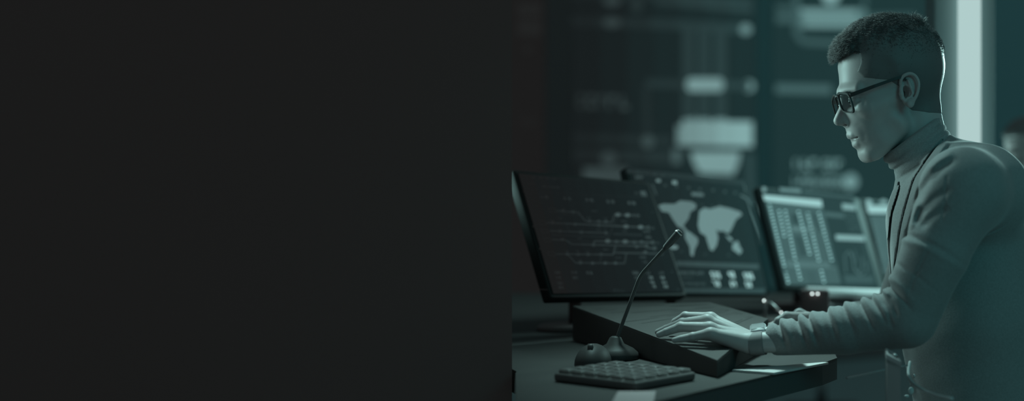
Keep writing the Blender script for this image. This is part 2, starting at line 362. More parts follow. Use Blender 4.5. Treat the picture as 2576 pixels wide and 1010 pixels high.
def m2(D):
    D.line([(100, 82), (930, 168)], 38, 22)
    for P in ([(325, 330), (360, 318), (440, 320), (480, 295), (560, 303), (592, 320), (590, 352), (552, 375), (540, 420), (515, 455), (492, 487), (465, 480), (430, 430), (400, 380), (350, 372)],
              [(480, 478), (500, 470), (528, 505), (512, 512)], [(512, 505), (545, 515), (602, 560), (606, 592), (582, 640), (572, 692), (553, 680), (547, 620), (515, 560)],
              [(615, 370), (650, 345), (690, 355), (760, 335), (830, 350), (905, 375), (917, 395), (872, 430), (850, 480), (830, 520), (805, 527), (785, 508), (760, 515), (735, 500), (660, 545), (620, 520), (605, 470), (610, 420)],
              [(660, 540), (735, 500), (748, 560), (737, 612), (710, 652), (690, 640), (670, 580)], [(800, 540), (835, 552), (856, 582), (830, 580)], [(850, 602), (885, 578), (900, 620), (918, 650), (900, 677), (870, 655), (848, 640)]):
        D.poly(P, 112)
    for i, (x, y) in enumerate([(130, 92), (170, 98), (210, 102), (250, 105), (300, 112), (350, 118)]): D.marks(x - 14, y - 6, x + 14, y + 6, 60, .1, i)
    D.marks(165, 120, 225, 138, 110, .1, 3); D.rect(310, 142, 342, 164, 130, .1); D.rect(424, 154, 458, 178, 140, .1)
    for x, y in [(375, 188), (455, 195), (540, 205), (620, 215), (712, 222), (795, 233), (868, 240)]: D.oval(x, y, 10, 10, 40)
    for x, y in [(635, 325), (705, 335), (755, 325), (655, 675), (820, 680), (490, 655)]: D.oval(x, y, 12, 10, 22)
    D.rect(560, 236, 645, 260, 85, .08); D.line([(285, 180), (312, 255)], 9, 60); D.line([(905, 255), (955, 285), (975, 340)], 12, 70); D.line([(965, 280), (985, 350)], 14, 30)
    D.line([(455, 738), (1035, 762)], 34, 38); D.line([(500, 930), (1082, 935)], 34, 32); D.line([(560, 915), (560, 916.5)], 20, 20)
    D.marks(475, 796, 650, 814, 75, .02, 4); D.marks(495, 834, 560, 844, 45, .02, 6); D.marks(500, 874, 655, 888, 60, .02, 9)
    for j, (x, y, w, h, s_) in enumerate([(733, 820, 72, 44, '526'), (845, 820, 48, 44, '48'), (965, 828, 70, 44, '596'), (738, 882, 56, 38, '78'), (857, 884, 44, 38, '64'), (965, 888, 46, 38, '58')]): D.digits(s_, x, y, w, h, 190, .04)
    D.oval(438, 625, 28, 15, 120)
    D.line([(992, 330), (1050, 610)], 22, 12)
def z3(x, y): return 1900 + x / 2.806, 380 + y / 2.806
def m3(D):
    D.poly([(72, 352), (474, 392), (608, 940), (222, 945)], 46); D.poly([(52, 310), (466, 348), (474, 398), (66, 352)], 150)
    D.oval(62, 272, 16, 18, 110); D.poly([(170, 258), (322, 272), (326, 300), (174, 288)], 78); D.line([(335, 292), (700, 330)], 24, 42)
    D.poly([(612, 372), (705, 382), (710, 420), (616, 412)], 115); D.poly([(490, 430), (625, 445), (632, 475), (494, 462)], 52)
    D.poly([(566, 592), (768, 602), (774, 638), (572, 630)], 120)
    D.poly([(250, 445), (300, 450), (318, 520), (266, 518)], 25); D.poly([(255, 535), (420, 545), (424, 570), (262, 566)], 72); D.poly([(395, 440), (430, 445), (470, 570), (440, 570)], 30)
    D.poly([(275, 600), (330, 605), (372, 740), (318, 745)], 28); D.poly([(215, 775), (560, 790), (572, 830), (226, 822)], 62); D.poly([(360, 850), (420, 850), (440, 935), (380, 935)], 38)
    D.poly([(480, 600), (520, 605), (580, 820), (530, 820)], 36)
    def col(xa, ya, xb, yb, n, I=90, w=15):
        for i in range(n):
            t = i / (n - 1); x = xa + (xb - xa) * t; y = ya + (yb - ya) * t
            D.rect(x - w / 2, y - 3, x + w / 2, y + 5, I, k=3.6)
    col(100, 385, 232, 930, 24); col(168, 425, 205, 600, 8); col(212, 425, 280, 760, 14); col(305, 430, 390, 750, 14); col(370, 440, 485, 925, 20); col(450, 440, 540, 770, 14); col(292, 800, 325, 930, 6)
    for i in range(7): D.marks(630 + i * 6, 432 + i * 20, 712 + i * 6, 440 + i * 20, 55, .05, 40 + i)
    T = lambda p, I, w=6: D.line(p, w, I)
    T([(640, 860), (630, 740), (660, 705), (690, 760), (700, 840)], 60); T([(680, 720), (700, 830), (730, 870), (760, 800), (750, 740)], 60); T([(700, 840), (740, 880), (790, 850), (780, 780)], 60); T([(700, 700), (720, 800)], 50)
    D.poly([(622, 875), (830, 885), (842, 935), (636, 935)], 34); T([(760, 640), (838, 920)], 30, 10)
    for i in range(5): D.marks(640, 888 + i * 9, 820, 893 + i * 9, 40, .02, 60 + i)
def low3(t, c, r, u, n, w, h, R):
    m = MB(); m.box(c - u * (h / 2 + .008) + n * .004 + r * .02, (w / 2 - .035, .014, .0075), PAPER, R, .004); m.build('lit_bezel_bar', t)  # pale bar standing in for light caught on the lower bezel
def z4(x, y): return z3(x, y)
def m4(D):
    D.oval(802, 365, 20, 24, 130); D.oval(905, 360, 24, 16, 120); D.poly([(785, 385), (1150, 395), (1155, 445), (800, 440)], 150)
    for i in range(15): D.marks(815 + i * 6.5, 462 + i * 27, 990 + i * 6.5, 474 + i * 27, 95, .02, 90 + i)
    D.poly([(805, 455), (1120, 465), (1210, 900), (905, 880)], 52)
    D.k = 5
monitor([-.3344, 2.1, -.0246], [.6567, .7531, -.0404], [-.334, .3384, .8797], .3428, .2677, 'monitor showing a rail line diagram, nearest the added dark wall', m1, z1, 2)
monitor([-.163, 2.4, -.0256], [.6149, .787, -.0513], [-.2171, .2314, .9483], .393, .2811, 'monitor showing a pale world map', m2, z2, 4)
monitor([.1218, 2.65, -.0445], [.7338, .6759, -.0691], [-.2319, .3447, .9096], .359, .2643, 'monitor showing a bright table of figures and small charts', m3, z3, 14, low3)
monitor([.4055, 2.95, -.0626], [.7784, .6244, -.0649], [-.2277, .3772, .8977], .3719, .2584, 'monitor half hidden behind the man\'s chest', m4, z4, 14)

# ------------------------------------------------------------------ desk and what is on it
DESKM = surf('dark_walnut', (.062, .058, .057), .65, spec=.12, noise=.12, nscale=18)
EDGEM = surf('desk_edge', (.08, .085, .085), .6, spec=.1)
T0 = .745
t = empty('control_desk', (-.3, 2.2, 0)); tag(t, 'long dark control desk carrying the monitors and the console', 'desk')
dk = [(-.37, 1.53), (-.265, 1.09), (.072, 1.637), (.098, 1.70), (.10, 2.30), (.25, 2.55), (.62, 2.95), (.62, 3.25), (-1.3, 3.25), (-1.3, 1.65), (-.425, 1.65), (-.372, 1.545)]
mb = MB(); mb.prism([(x, y, T0 - .004) for x, y in dk], (0, 0, .004), DESKM); mb.build('desktop', t)
mb = MB(); mb.prism([(x, y, T0 - .034) for x, y in dk], (0, 0, .0298), EDGEM); mb.build('edge_board', t)
for x, y in [(-.24, 1.25), (-.30, 1.75), (.52, 2.95), (.52, 3.15), (-1.2, 3.15), (-1.2, 1.75)]:
    mb = MB(); mb.box((x, y, .355), (.03, .03, .355), EDGEM, bev=.004); mb.build('leg', t)
# sloping console panel under the hand
def slabz(X, Y): return CZ - .152 - (1.95 - Y) * .079 - (X + .368) * .004
RL, RR, FR, FL = (-.368, 1.95), (-.122, 2.0), (-.012, 1.822), (-.080, 1.480)
def sp(p, dz=0): return Vector((p[0], p[1], slabz(*p) + dz))
t = empty('console_panel', (-.15, 1.75, T0)); tag(t, 'sloping touch console with a lit pale top under the man\'s hand', 'console')
mb = MB(); vs = [Vector((*p, T0 + .001)) for p in (FL, FR, RR, RL)] + [sp(p, -.004) for p in (FL, FR, RR, RL)]
mb.add(vs, [[3, 2, 1, 0], [4, 5, 6, 7]] + [[i, (i + 1) % 4, 4 + (i + 1) % 4, 4 + i] for i in range(4)], DARK); mb.build('body', t)
TOPM = surf('console_top', (.07, .064, .062), .5, spec=.2, noise=.06, nscale=9)
mb = MB(); mb.prism([sp(p, -.004) for p in (FL, FR, RR, RL)], (0, 0, .004), TOPM); mb.build('top_plate', t)
LINEM = surf('console_print', (.045, .041, .04), .6)
def sl(a, b): # a across, b along (0 rear .. 1 front)
    p = [(1 - b) * ((1 - a) * RL[i] + a * RR[i]) + b * ((1 - a) * FL[i] + a * FR[i]) for i in (0, 1)]
    return sp(p, .0004)
mb = MB(); rr = random.Random(3)
for i in range(26):
    b = .03 + i * .031; a = .05 + rr.random() * .1
    while a < .92:
        a2 = min(.95, a + rr.uniform(.05, .4)); hgt = rr.choice([.004, .007, .010])
        if rr.random() < .55: mb.poly([sl(a, b), sl(a2, b), sl(a2, b + hgt), sl(a, b + hgt)], LINEM)
        a = a2 + rr.uniform(.03, .12)
mb.build('printed_lines', t)
# keyboard
KBM = surf('keyboard_grey', (.09, .08, .078), .5, spec=.3); KEYM = surf('keycap_grey', (.085, .075, .073), .45, spec=.3)
A, B, D_ = Vector((-.255, 1.56, T0)), Vector((-.107, 1.455, T0)), Vector((-.159, 1.305, T0))
ex = (A - B).normalized(); ey = Vector((-ex.y, ex.x, 0)); ey = ey if ey.y < 0 else -ey
kc = B + ex * .075 + ey * .06; Rk = Matrix((ex, ey, ex.cross(ey))).transposed(); uz = Vector((0, 0, 1))
t = empty('keyboard', kc); tag(t, 'grey keyboard lying at the near edge of the desk', 'keyboard')
mb = MB(); mb.box(kc + uz * .0065, (.075, .06, .006), KBM, Rk, .004); mb.build('case', t)
for i in range(5):
    for j in range(6):
        mb = MB(); mb.box(kc + ex * (-.060 + j * .024) + ey * (-.046 + i * .023) + uz * .0145, (.0104, .0098, .003), KEYM, Rk, .003); mb.build('key', t)
# mouse
mc = Vector((W(1492, 900, 1.60).x, 1.60, T0)); t = empty('computer_mouse', mc); tag(t, 'black computer mouse beside the microphone foot', 'mouse')
SHINY = surf('glossy_black', (.055, .05, .049), .5, spec=.1)
mb = MB(); mb.ball(mc + uz * .004, .03, SHINY, (.9, 1.5, 1.0)); mb.v = [(x, y, max(z, T0)) for x, y, z in mb.v]; mb.build('shell', t)
mb = MB(); mb.tube([mc + Vector((-.004, -.02, .031)), mc + Vector((.004, -.02, .031))], .005, KBM); mb.build('wheel', t)
# microphone
MY = 1.685; mbase = Vector((W(1548, 880, MY).x, MY, T0)); t = empty('gooseneck_microphone', mbase)
tag(t, 'black gooseneck microphone standing in front of the rail diagram monitor', 'microphone')
mb = MB(); mb.lathe(mbase, [(.036, 0), (.037, .004), (.036, .010), (.028, .017), (.014, .024), (.009, .034), (.006, .036)], SHINY); mb.build('base', t)
MICM = surf('mic_black', (.09, .08, .078), .5, spec=.3)
mb = MB(); mb.tube([W(*p, MY) for p in spline([(1549, 868), (1556, 842), (1566, 814), (1583, 768), (1600, 722), (1608, 702), (1618, 686), (1634, 668), (1672, 626)], 5)], .0030, MICM, 12); mb.build('stem', t)
mb = MB(); P_ = [W(*p, MY) for p in [(1670, 629), (1675, 622), (1684, 613), (1707, 587), (1710.5, 583), (1712, 581.5)]]; mb.tube(P_, [.0032, .0046, .0056, .0062, .0056, .0035], MICM, 16); mb.build('capsule', t)
mb = MB(); mb.tube([W(1706, 588, MY), W(1708.5, 585.3, MY)], .0067, CHROME, 16); mb.build('collar', t)
# paper at the desk's edge
def dpt(x, y, z): 
    d = ray(x, y); return CAM + d * ((z - CZ) / d.z)
SHEET = surf('pale_sheet', (.55, .52, .51), .6, spec=.2)
t_ = MB(); t_.prism([dpt(*p, T0 + .0035) for p in [(1842, 930.5), (2070, 912), (2084, 912.5), (1946, 938.5)]][::-1], (0, 0, -.003), SHEET)
tag(t_.build('paper_sheet'), 'pale sheet lying on the corner of the desk below the forearm', 'paper')
t_ = MB(); t_.prism([dpt(*p, T0 + .002) for p in [(1555, 985), (1650, 985), (1640, 1030), (1530, 1030)]][::-1], (0, 0, -.0015), surf('grey_sheet', (.36, .3, .3), .8))
tag(t_.build('paper_sheet'), 'grey sheet lying on the desk in front of the keyboard', 'paper')
# second microphone with two glowing balls for specular glints, seen between the monitors
GLINTM = em((215, 235, 232), 6.0)  # glow for small balls that stand in for blurred specular highlights
y2 = 2.25; b2 = Vector((W(1924, 800, y2).x, y2, T0)); t = empty('gooseneck_microphone', b2); tag(t, 'thin microphone with tiny added glints, below the table of figures monitor', 'microphone')
mb = MB(); mb.lathe(b2, [(.03, 0), (.03, .008), (.01, .014)], BLACK); mb.build('base', t)
GREY = surf('grey_metal', (.38, .38, .38), .4, metal=.5)
mb = MB(); mb.tube([b2 + uz * .012, W(1924, 768, y2), W(1928, 760, y2), W(1938, 764, y2), W(1960, 784, y2)], .0035, GREY); mb.build('stem', t)
mb = MB(); mb.ball(W(1922, 757, y2 - .006), .0016, GLINTM); mb.build('glint_ball', t)
mb = MB(); mb.ball(W(1965, 787, y2 - .006), .0015, GLINTM); mb.build('glint_ball', t)
# small device with two glowing balls for glints under the third monitor
dv = W(2050, 772, 2.33); dv.z = T0
t = empty('switch_box', dv); tag(t, 'small switch box with two round added glints behind the forearm', 'switch box')
mb = MB(); mb.box(dv + uz * .0345, (.03, .03, .034), BLACK, bev=.004); mb.build('case', t)
for x in (2043, 2057):
    mb = MB(); mb.ball(W(x, 740, 2.297), .0017, GLINTM); mb.build('glint_ball', t)
# papers and a cable loop behind the forearm
def lean(pts, label, mat=PAPER):
    m = MB(); P = [Vector(p) for p in pts]; n = (P[1] - P[0]).cross(P[2] - P[0]).normalized(); m.prism(P, n * .002, mat)
    return tag(m.build('paper_sheet'), label, 'paper')
lean([dpt(2062, 790, T0 + .004), dpt(2115, 800, T0 + .004), dpt(2125, 772, T0 + .004), dpt(2070, 766, T0 + .004)], 'white sheet on the desk behind the folded sleeve')
lean([dpt(2010, 786, T0 + .003), dpt(2045, 790, T0 + .003), dpt(2050, 765, T0 + .003), dpt(2000, 760, T0 + .003)], 'white sheet on the desk beside the switch box')
lean([dpt(2150, 775, T0 + .003), dpt(2215, 785, T0 + .003), dpt(2215, 758, T0 + .003), dpt(2150, 756, T0 + .003)], 'white sheet on the desk near the inner elbow')
yl = 1.93; m = MB(); m.tube([W(*p, yl) for p in spline([(2022, 822), (2010, 812), (2002, 797), (2003, 787), (2012, 783), (2024, 789), (2045, 799), (2075, 812)], 6)], .0045, WHITE)
tag(m.build('cable_loop'), 'white cable loop sticking up behind the forearm', 'cable')

# ------------------------------------------------------------------ chair
ct = Vector((.38, 1.68, 0)); t = empty('office_chair', ct); tag(t, 'office chair with a flat metal armrest post, under the man', 'chair')
SEATM = surf('seat_fabric', (.2, .2, .2), .9)
mb = MB(); mb.box((.40, 1.70, .375), (.23, .22, .035), SEATM, bev=.02); mb.build('seat', t)
mb = MB(); mb.box((.68, 1.70, .80), (.02, .2, .22), SEATM, bev=.015); mb.tube([(.60, 1.70, .36), (.70, 1.70, .39), (.715, 1.7, .7)], .018, BLACK); mb.build('backrest', t)
mb = MB(); mb.tube([(.40, 1.70, .36), (.40, 1.70, .09)], .025, CHROME); mb.build('gas_lift', t)
for k in range(5):
    a = 2 * math.pi * k / 5 + .3; d = Vector((math.cos(a), math.sin(a), 0))
    mb = MB(); mb.tube([Vector((.40, 1.70, .10)), Vector((.40, 1.70, .07)) + d * .29], [.025, .016], BLACK); mb.build('leg', t)
    mb = MB(); mb.lathe(Vector((.40, 1.70, .026)) + d * .28, [(.025, -.012), (.025, .012)], BLACK, 16, Matrix.Rotation(math.pi / 2, 3, 'X')); mb.build('caster', t)
py = 1.44
def post(o, h0, h1, w0=0., w1=1.): pass
PM = surf('post_metal', (.42, .42, .42), .38, metal=.55)
xl, xr = W(2232, 0, py).x, W(2263, 0, py).x; zl, zr = W(0, 889, py).z, W(0, 905, py).z
mb = MB()
def ringsec(z_l, z_r, ins):
    a = xl + ins; b = xr - ins
    return [(a, py + ins, z_l), (b, py - .010 + ins, z_r), (b, py + .014 - ins, z_r + .004), (a, py + .024 - ins, z_l + .004)]
secs = [ringsec(.40, .40, 0), ringsec(zl - .014, zr - .014, 0), ringsec(zl - .008, zr - .008, -.0012), ringsec(zl - .002, zr - .002, -.0008), ringsec(zl, zr, .0012), ringsec(zl - .003, zr - .003, .003), ringsec(zl - .03, zr - .03, .003)]
vs = [p for s_ in secs for p in s_]
mb.add(vs, [[i * 4 + k, i * 4 + (k + 1) % 4, (i + 1) * 4 + (k + 1) % 4, (i + 1) * 4 + k] for i in range(len(secs) - 1) for k in range(4)] + [[24, 25, 26, 27]], PM); mb.build('armrest_post', t)
mb = MB(); mb.tube([W(2246, 897, py + .006), W(2251, 893, py + .006), W(2258, 899, py + .006)], .002, CHROME); mb.build('latch', t)
mb = MB(); mb.tube([W(2128, 953, 1.52), W(2134, 950.5, 1.52), W(2240, 928, 1.52), W(2284, 919.5, 1.52)], [.0012, .0022, .0020, .0012], PM); mb.build('armrest_bar', t)

# ------------------------------------------------------------------ distance-field modelling (person); units: one pixel at 1.70 m
YM = 1.70; SC = YM / F
def Q(x, y, Y):
    k = Y / YM
    return (CX + (x - CX) * k, CY + (y - CY) * k, (YM - Y) / SC)
def q2w(P):
    P = np.asarray(P, float)
    return np.stack([(P[:, 0] - CX) * SC, YM - P[:, 2] * SC, CZ - (P[:, 1] - CY) * SC], 1)
class Field:
    def __init__(s, lo, hi, h, sym=False):
        s.lo = np.array(lo, float); s.h = h; s.n = np.ceil((np.array(hi) - s.lo) / h).astype(int) + 1; s.sym = sym
        s.ax = [(s.lo[i] + h * np.arange(s.n[i])).astype(np.float32) for i in range(3)]
        s.f = np.full(s.n, 60.0, np.float32)
    def sl(s, b):
        if b is None: b = (s.lo, s.lo + s.n * s.h)
        r = []
        for i in range(3):
            a = int(max(0, math.floor((b[0][i] - s.lo[i]) / s.h))); c = int(min(s.n[i], math.ceil((b[1][i] - s.lo[i]) / s.h) + 1))
            r.append(slice(a, max(a, c)))
        return tuple(r)
    def co(s, sl):
        x = s.ax[0][sl[0]][:, None, None]; y = s.ax[1][sl[1]][None, :, None]; d = s.ax[2][sl[2]][None, None, :]
        return x, y, (np.abs(d) if s.sym else d)
    def bb(s, lo, hi, m):
        lo = np.array(lo, float) - m; hi = np.array(hi, float) + m
        if s.sym: lo[2], hi[2] = -max(abs(lo[2]), abs(hi[2])), max(abs(lo[2]), abs(hi[2]))
        return lo, hi
    def put(s, fn, b, k, mode='u'):
        sl = s.sl(b); x, y, d = s.co(sl)
        if min(x.size, y.size, d.size) == 0: return
        g = fn(x, y, d).astype(np.float32); f = s.f[sl]
        if mode == 'u':
            if k > 0: h = np.maximum(k - np.abs(f - g), 0) / k; s.f[sl] = np.minimum(f, g) - h * h * k * .25
            else: s.f[sl] = np.minimum(f, g)
        elif mode == 's':
            g = -g
            if k > 0: h = np.maximum(k - np.abs(f - g), 0) / k; s.f[sl] = np.maximum(f, g) + h * h * k * .25
            else: s.f[sl] = np.maximum(f, g)
        elif mode == 'i':
            if k > 0: h = np.maximum(k - np.abs(f - g), 0) / k; s.f[sl] = np.maximum(f, g) + h * h * k * .25
            else: s.f[sl] = np.maximum(f, g)
        elif mode == 'a': s.f[sl] = f + g
    def ell(s, c, r, ang=0, k=8, mode='u'):
        R = max(r); ca, sa = math.cos(math.radians(ang)), math.sin(math.radians(ang))
        def fn(x, y, d):
            X, Y_, D = x - c[0], y - c[1], d - c[2]
            u = X * ca + Y_ * sa; v = -X * sa + Y_ * ca
            k0 = np.sqrt((u / r[0]) ** 2 + (v / r[1]) ** 2 + (D / r[2]) ** 2) + 1e-6
            k1 = np.sqrt((u / r[0] ** 2) ** 2 + (v / r[1] ** 2) ** 2 + (D / r[2] ** 2) ** 2) + 1e-9
            return k0 * (k0 - 1) / k1
        s.put(fn, s.bb(np.array(c) - R, np.array(c) + R, 3 * k + 6), k, mode)
    def cone(s, a, b, ra, rb, k=6, mode='u', fl=1.0, disp=None):
        """tapered capsule; fl flattens it along d"""
        a = np.array(a, float); b = np.array(b, float); R = max(ra, rb) * max(1, fl)
        ba = (b - a) * np.array([1, 1, 1 / fl]); L2 = (ba ** 2).sum()
        def fn(x, y, d):
            px, py_, pd = x - a[0], y - a[1], (d - a[2]) / fl
            h = np.clip((px * ba[0] + py_ * ba[1] + pd * ba[2]) / L2, 0, 1)
            q = np.sqrt((px - h * ba[0]) ** 2 + (py_ - h * ba[1]) ** 2 + (pd - h * ba[2]) ** 2) - (ra + (rb - ra) * h)
            if disp is not None: q = q - disp(h, x, y, d)
            return q
        s.put(fn, s.bb(np.minimum(a, b) - R, np.maximum(a, b) + R, 3 * k + 8), k, mode)
    def disc(s, c, L, th, lat, ang, rnd_, k):
        ca, sa = math.cos(math.radians(ang)), math.sin(math.radians(ang))
        def fn(x, y, d):
            X, Y_, D = x - c[0], y - c[1], d - c[2]
            u = X * ca + Y_ * sa; v = -X * sa + Y_ * ca
            q = (np.sqrt((u / L) ** 2 + (D / lat) ** 2) - 1) * min(L, lat) + rnd_; w = np.abs(v) - th + rnd_
            return np.sqrt(np.maximum(q, 0) ** 2 + np.maximum(w, 0) ** 2) + np.minimum(np.maximum(q, w), 0) - rnd_
        R = max(L, lat) + 5; s.put(fn, s.bb(np.array(c) - R, np.array(c) + R, 3 * k + 6), k)
    def chain(s, pts, rs, k=4, kc=2, **kw):
        for i in range(len(pts) - 1): s.cone(pts[i], pts[i + 1], rs[i], rs[i + 1], kc if i else k, **kw)
    def crease(s, pts, A, sig, dmin=5, dmax=400, persp=False, taper=True):
        """groove (A>0) or ridge (A<0) along a line drawn from the side"""
        P = np.array(pts, float)
        m = 4 * sig + (70 if persp else 6); lo = np.r_[P.min(0) - m, dmin]; hi = np.r_[P.max(0) + m, dmax]
        if s.sym: lo[2] = -dmax
        def fn(x, y, d):
            if persp:
                q = YM / (YM - d * SC); x = CX + (x - CX) * q; y = CY + (y - CY) * q
            best = None; N = len(P) - 1
            for i in range(N):
                bx, by = P[i + 1] - P[i]; L2 = bx * bx + by * by + 1e-9
                h = np.clip(((x - P[i][0]) * bx + (y - P[i][1]) * by) / L2, 0, 1)
                q = (x - P[i][0] - h * bx) ** 2 + (y - P[i][1] - h * by) ** 2
                amp = A
                if taper:
                    u = (i + h) / N; amp = A * np.clip(4 * u * (1 - u) * 1.6, 0, 1)
                v = amp * np.exp(-q / sig ** 2)
                best = v if best is None else (np.maximum(best, v) if A > 0 else np.minimum(best, v))
            return best * (d > dmin)
        s.put(fn, (lo, hi), 0, 'a')
    def mesh(s, smooth=0):
        c = 5 * s.h; a = np.clip(s.f, -c, c).astype(np.float32)
        for i in range(3):
            for e in (0, -1):
                q = [slice(None)] * 3; q[i] = e; a[tuple(q)] = np.maximum(a[tuple(q)], s.h * .5)
        g = openvdb.FloatGrid(c); g.copyFromArray(np.ascontiguousarray(a))
        pts, quads = g.convertToQuads(0.0)
        return pts.astype(float) * s.h + s.lo, quads
def poly_sdf(P, x, y):
    P = np.asarray(P, float); n = len(P); d = None; sgn = np.ones(np.broadcast(x, y).shape, np.float32)
    for i in range(n):
        ax, ay = P[i]; bx, by = P[(i + 1) % n]; ex_, ey_ = bx - ax, by - ay
        h = np.clip(((x - ax) * ex_ + (y - ay) * ey_) / (ex_ * ex_ + ey_ * ey_ + 1e-9), 0, 1)
        q = (x - ax - h * ex_) ** 2 + (y - ay - h * ey_) ** 2
        d = q if d is None else np.minimum(d, q)
        c = ((ay <= y) & (by > y)) | ((by <= y) & (ay > y))
        xi = ax + (y - ay) / (by - ay if by != ay else 1e-9) * ex_
        sgn = np.where(c & (x < xi), -sgn, sgn)
    return np.sqrt(d) * sgn
def mkmesh(name, parts, mat, parent):
    """parts: list of (world points, faces)"""
    V = []; Fq = []; o = 0
    for p, f in parts:
        f = np.asarray(f)
        a = p[f[:, 0]]; b = p[f[:, 1]]; c = p[f[:, 2]]
        if np.einsum('ij,ij->i', a, np.cross(b, c)).sum() < 0: f = f[:, ::-1]
        V.append(p); Fq.append(f + o); o += len(p)
    V = np.concatenate(V); me = bpy.data.meshes.new(name)
    nf = sum(len(f) for f in Fq); nl = sum(f.size for f in Fq)
    me.vertices.add(len(V)); me.vertices.foreach_set('co', V.astype(np.float32).ravel())
    me.loops.add(nl); me.polygons.add(nf)
    me.loops.foreach_set('vertex_index', np.concatenate([f.ravel() for f in Fq]).astype(np.int32))
    st = []; tot = []; c = 0
    for f in Fq:
        st.append(c + np.arange(len(f)) * f.shape[1]); c += f.size
    me.polygons.foreach_set('loop_start', np.concatenate(st).astype(np.int32))
    me.update(calc_edges=True); me.validate()
    me.polygons.foreach_set('use_smooth', np.ones(len(me.polygons), bool)); me.materials.append(mat); me.update()
    return link(name, me, parent)

# ------------------------------------------------------------------ head, in side view, before it turns a little to the camera
PSI = math.radians(11); X0 = 2235.0; CP, SP = math.cos(PSI), math.sin(PSI)
def H(xf, yf, w):
    d = w
    for _ in range(6):
        k = (YM - d * SC) / YM; xs = CX + (xf - CX) * k; ys = CY + (yf - CY) * k
        x = X0 + (xs - X0 - w * SP) / CP; d = w * CP + (X0 - x) * SP
    return (x, ys, w)
def M2(x, y): return H(x, y, 0)[:2]
def h2q(P):
    P = np.asarray(P, float)
    return np.stack([X0 + (P[:, 0] - X0) * CP + P[:, 2] * SP, P[:, 1], P[:, 2] * CP + (X0 - P[:, 0]) * SP], 1)
PROF = [(2113, 158), (2108, 180), (2106, 205), (2105, 226), (2106, 241), (2110, 254), (2112.5, 266), (2108, 278), (2101, 291), (2096, 302), (2096.8, 311), (2104, 317),
        (2115, 317), (2123.5, 320), (2127.5, 330), (2127.5, 338), (2131.5, 345), (2139, 350.5), (2145, 356), (2143.5, 362), (2144.5, 369), (2151, 375.5), (2158, 382), (2160, 392),
        (2164, 401), (2171, 408), (2182, 411), (2193, 407.5), (2206, 404), (2222, 399), (2250, 425), (2262, 442), (2390, 442), (2380, 390), (2362, 330), (2354, 292), (2351, 265), (2352, 235), (2356, 205),
        (2361, 175), (2365, 146), (2362, 125), (2349, 102), (2327, 82), (2300, 66), (2262, 56), (2222, 56), (2182, 65), (2150, 84), (2127, 112), (2117, 136)]
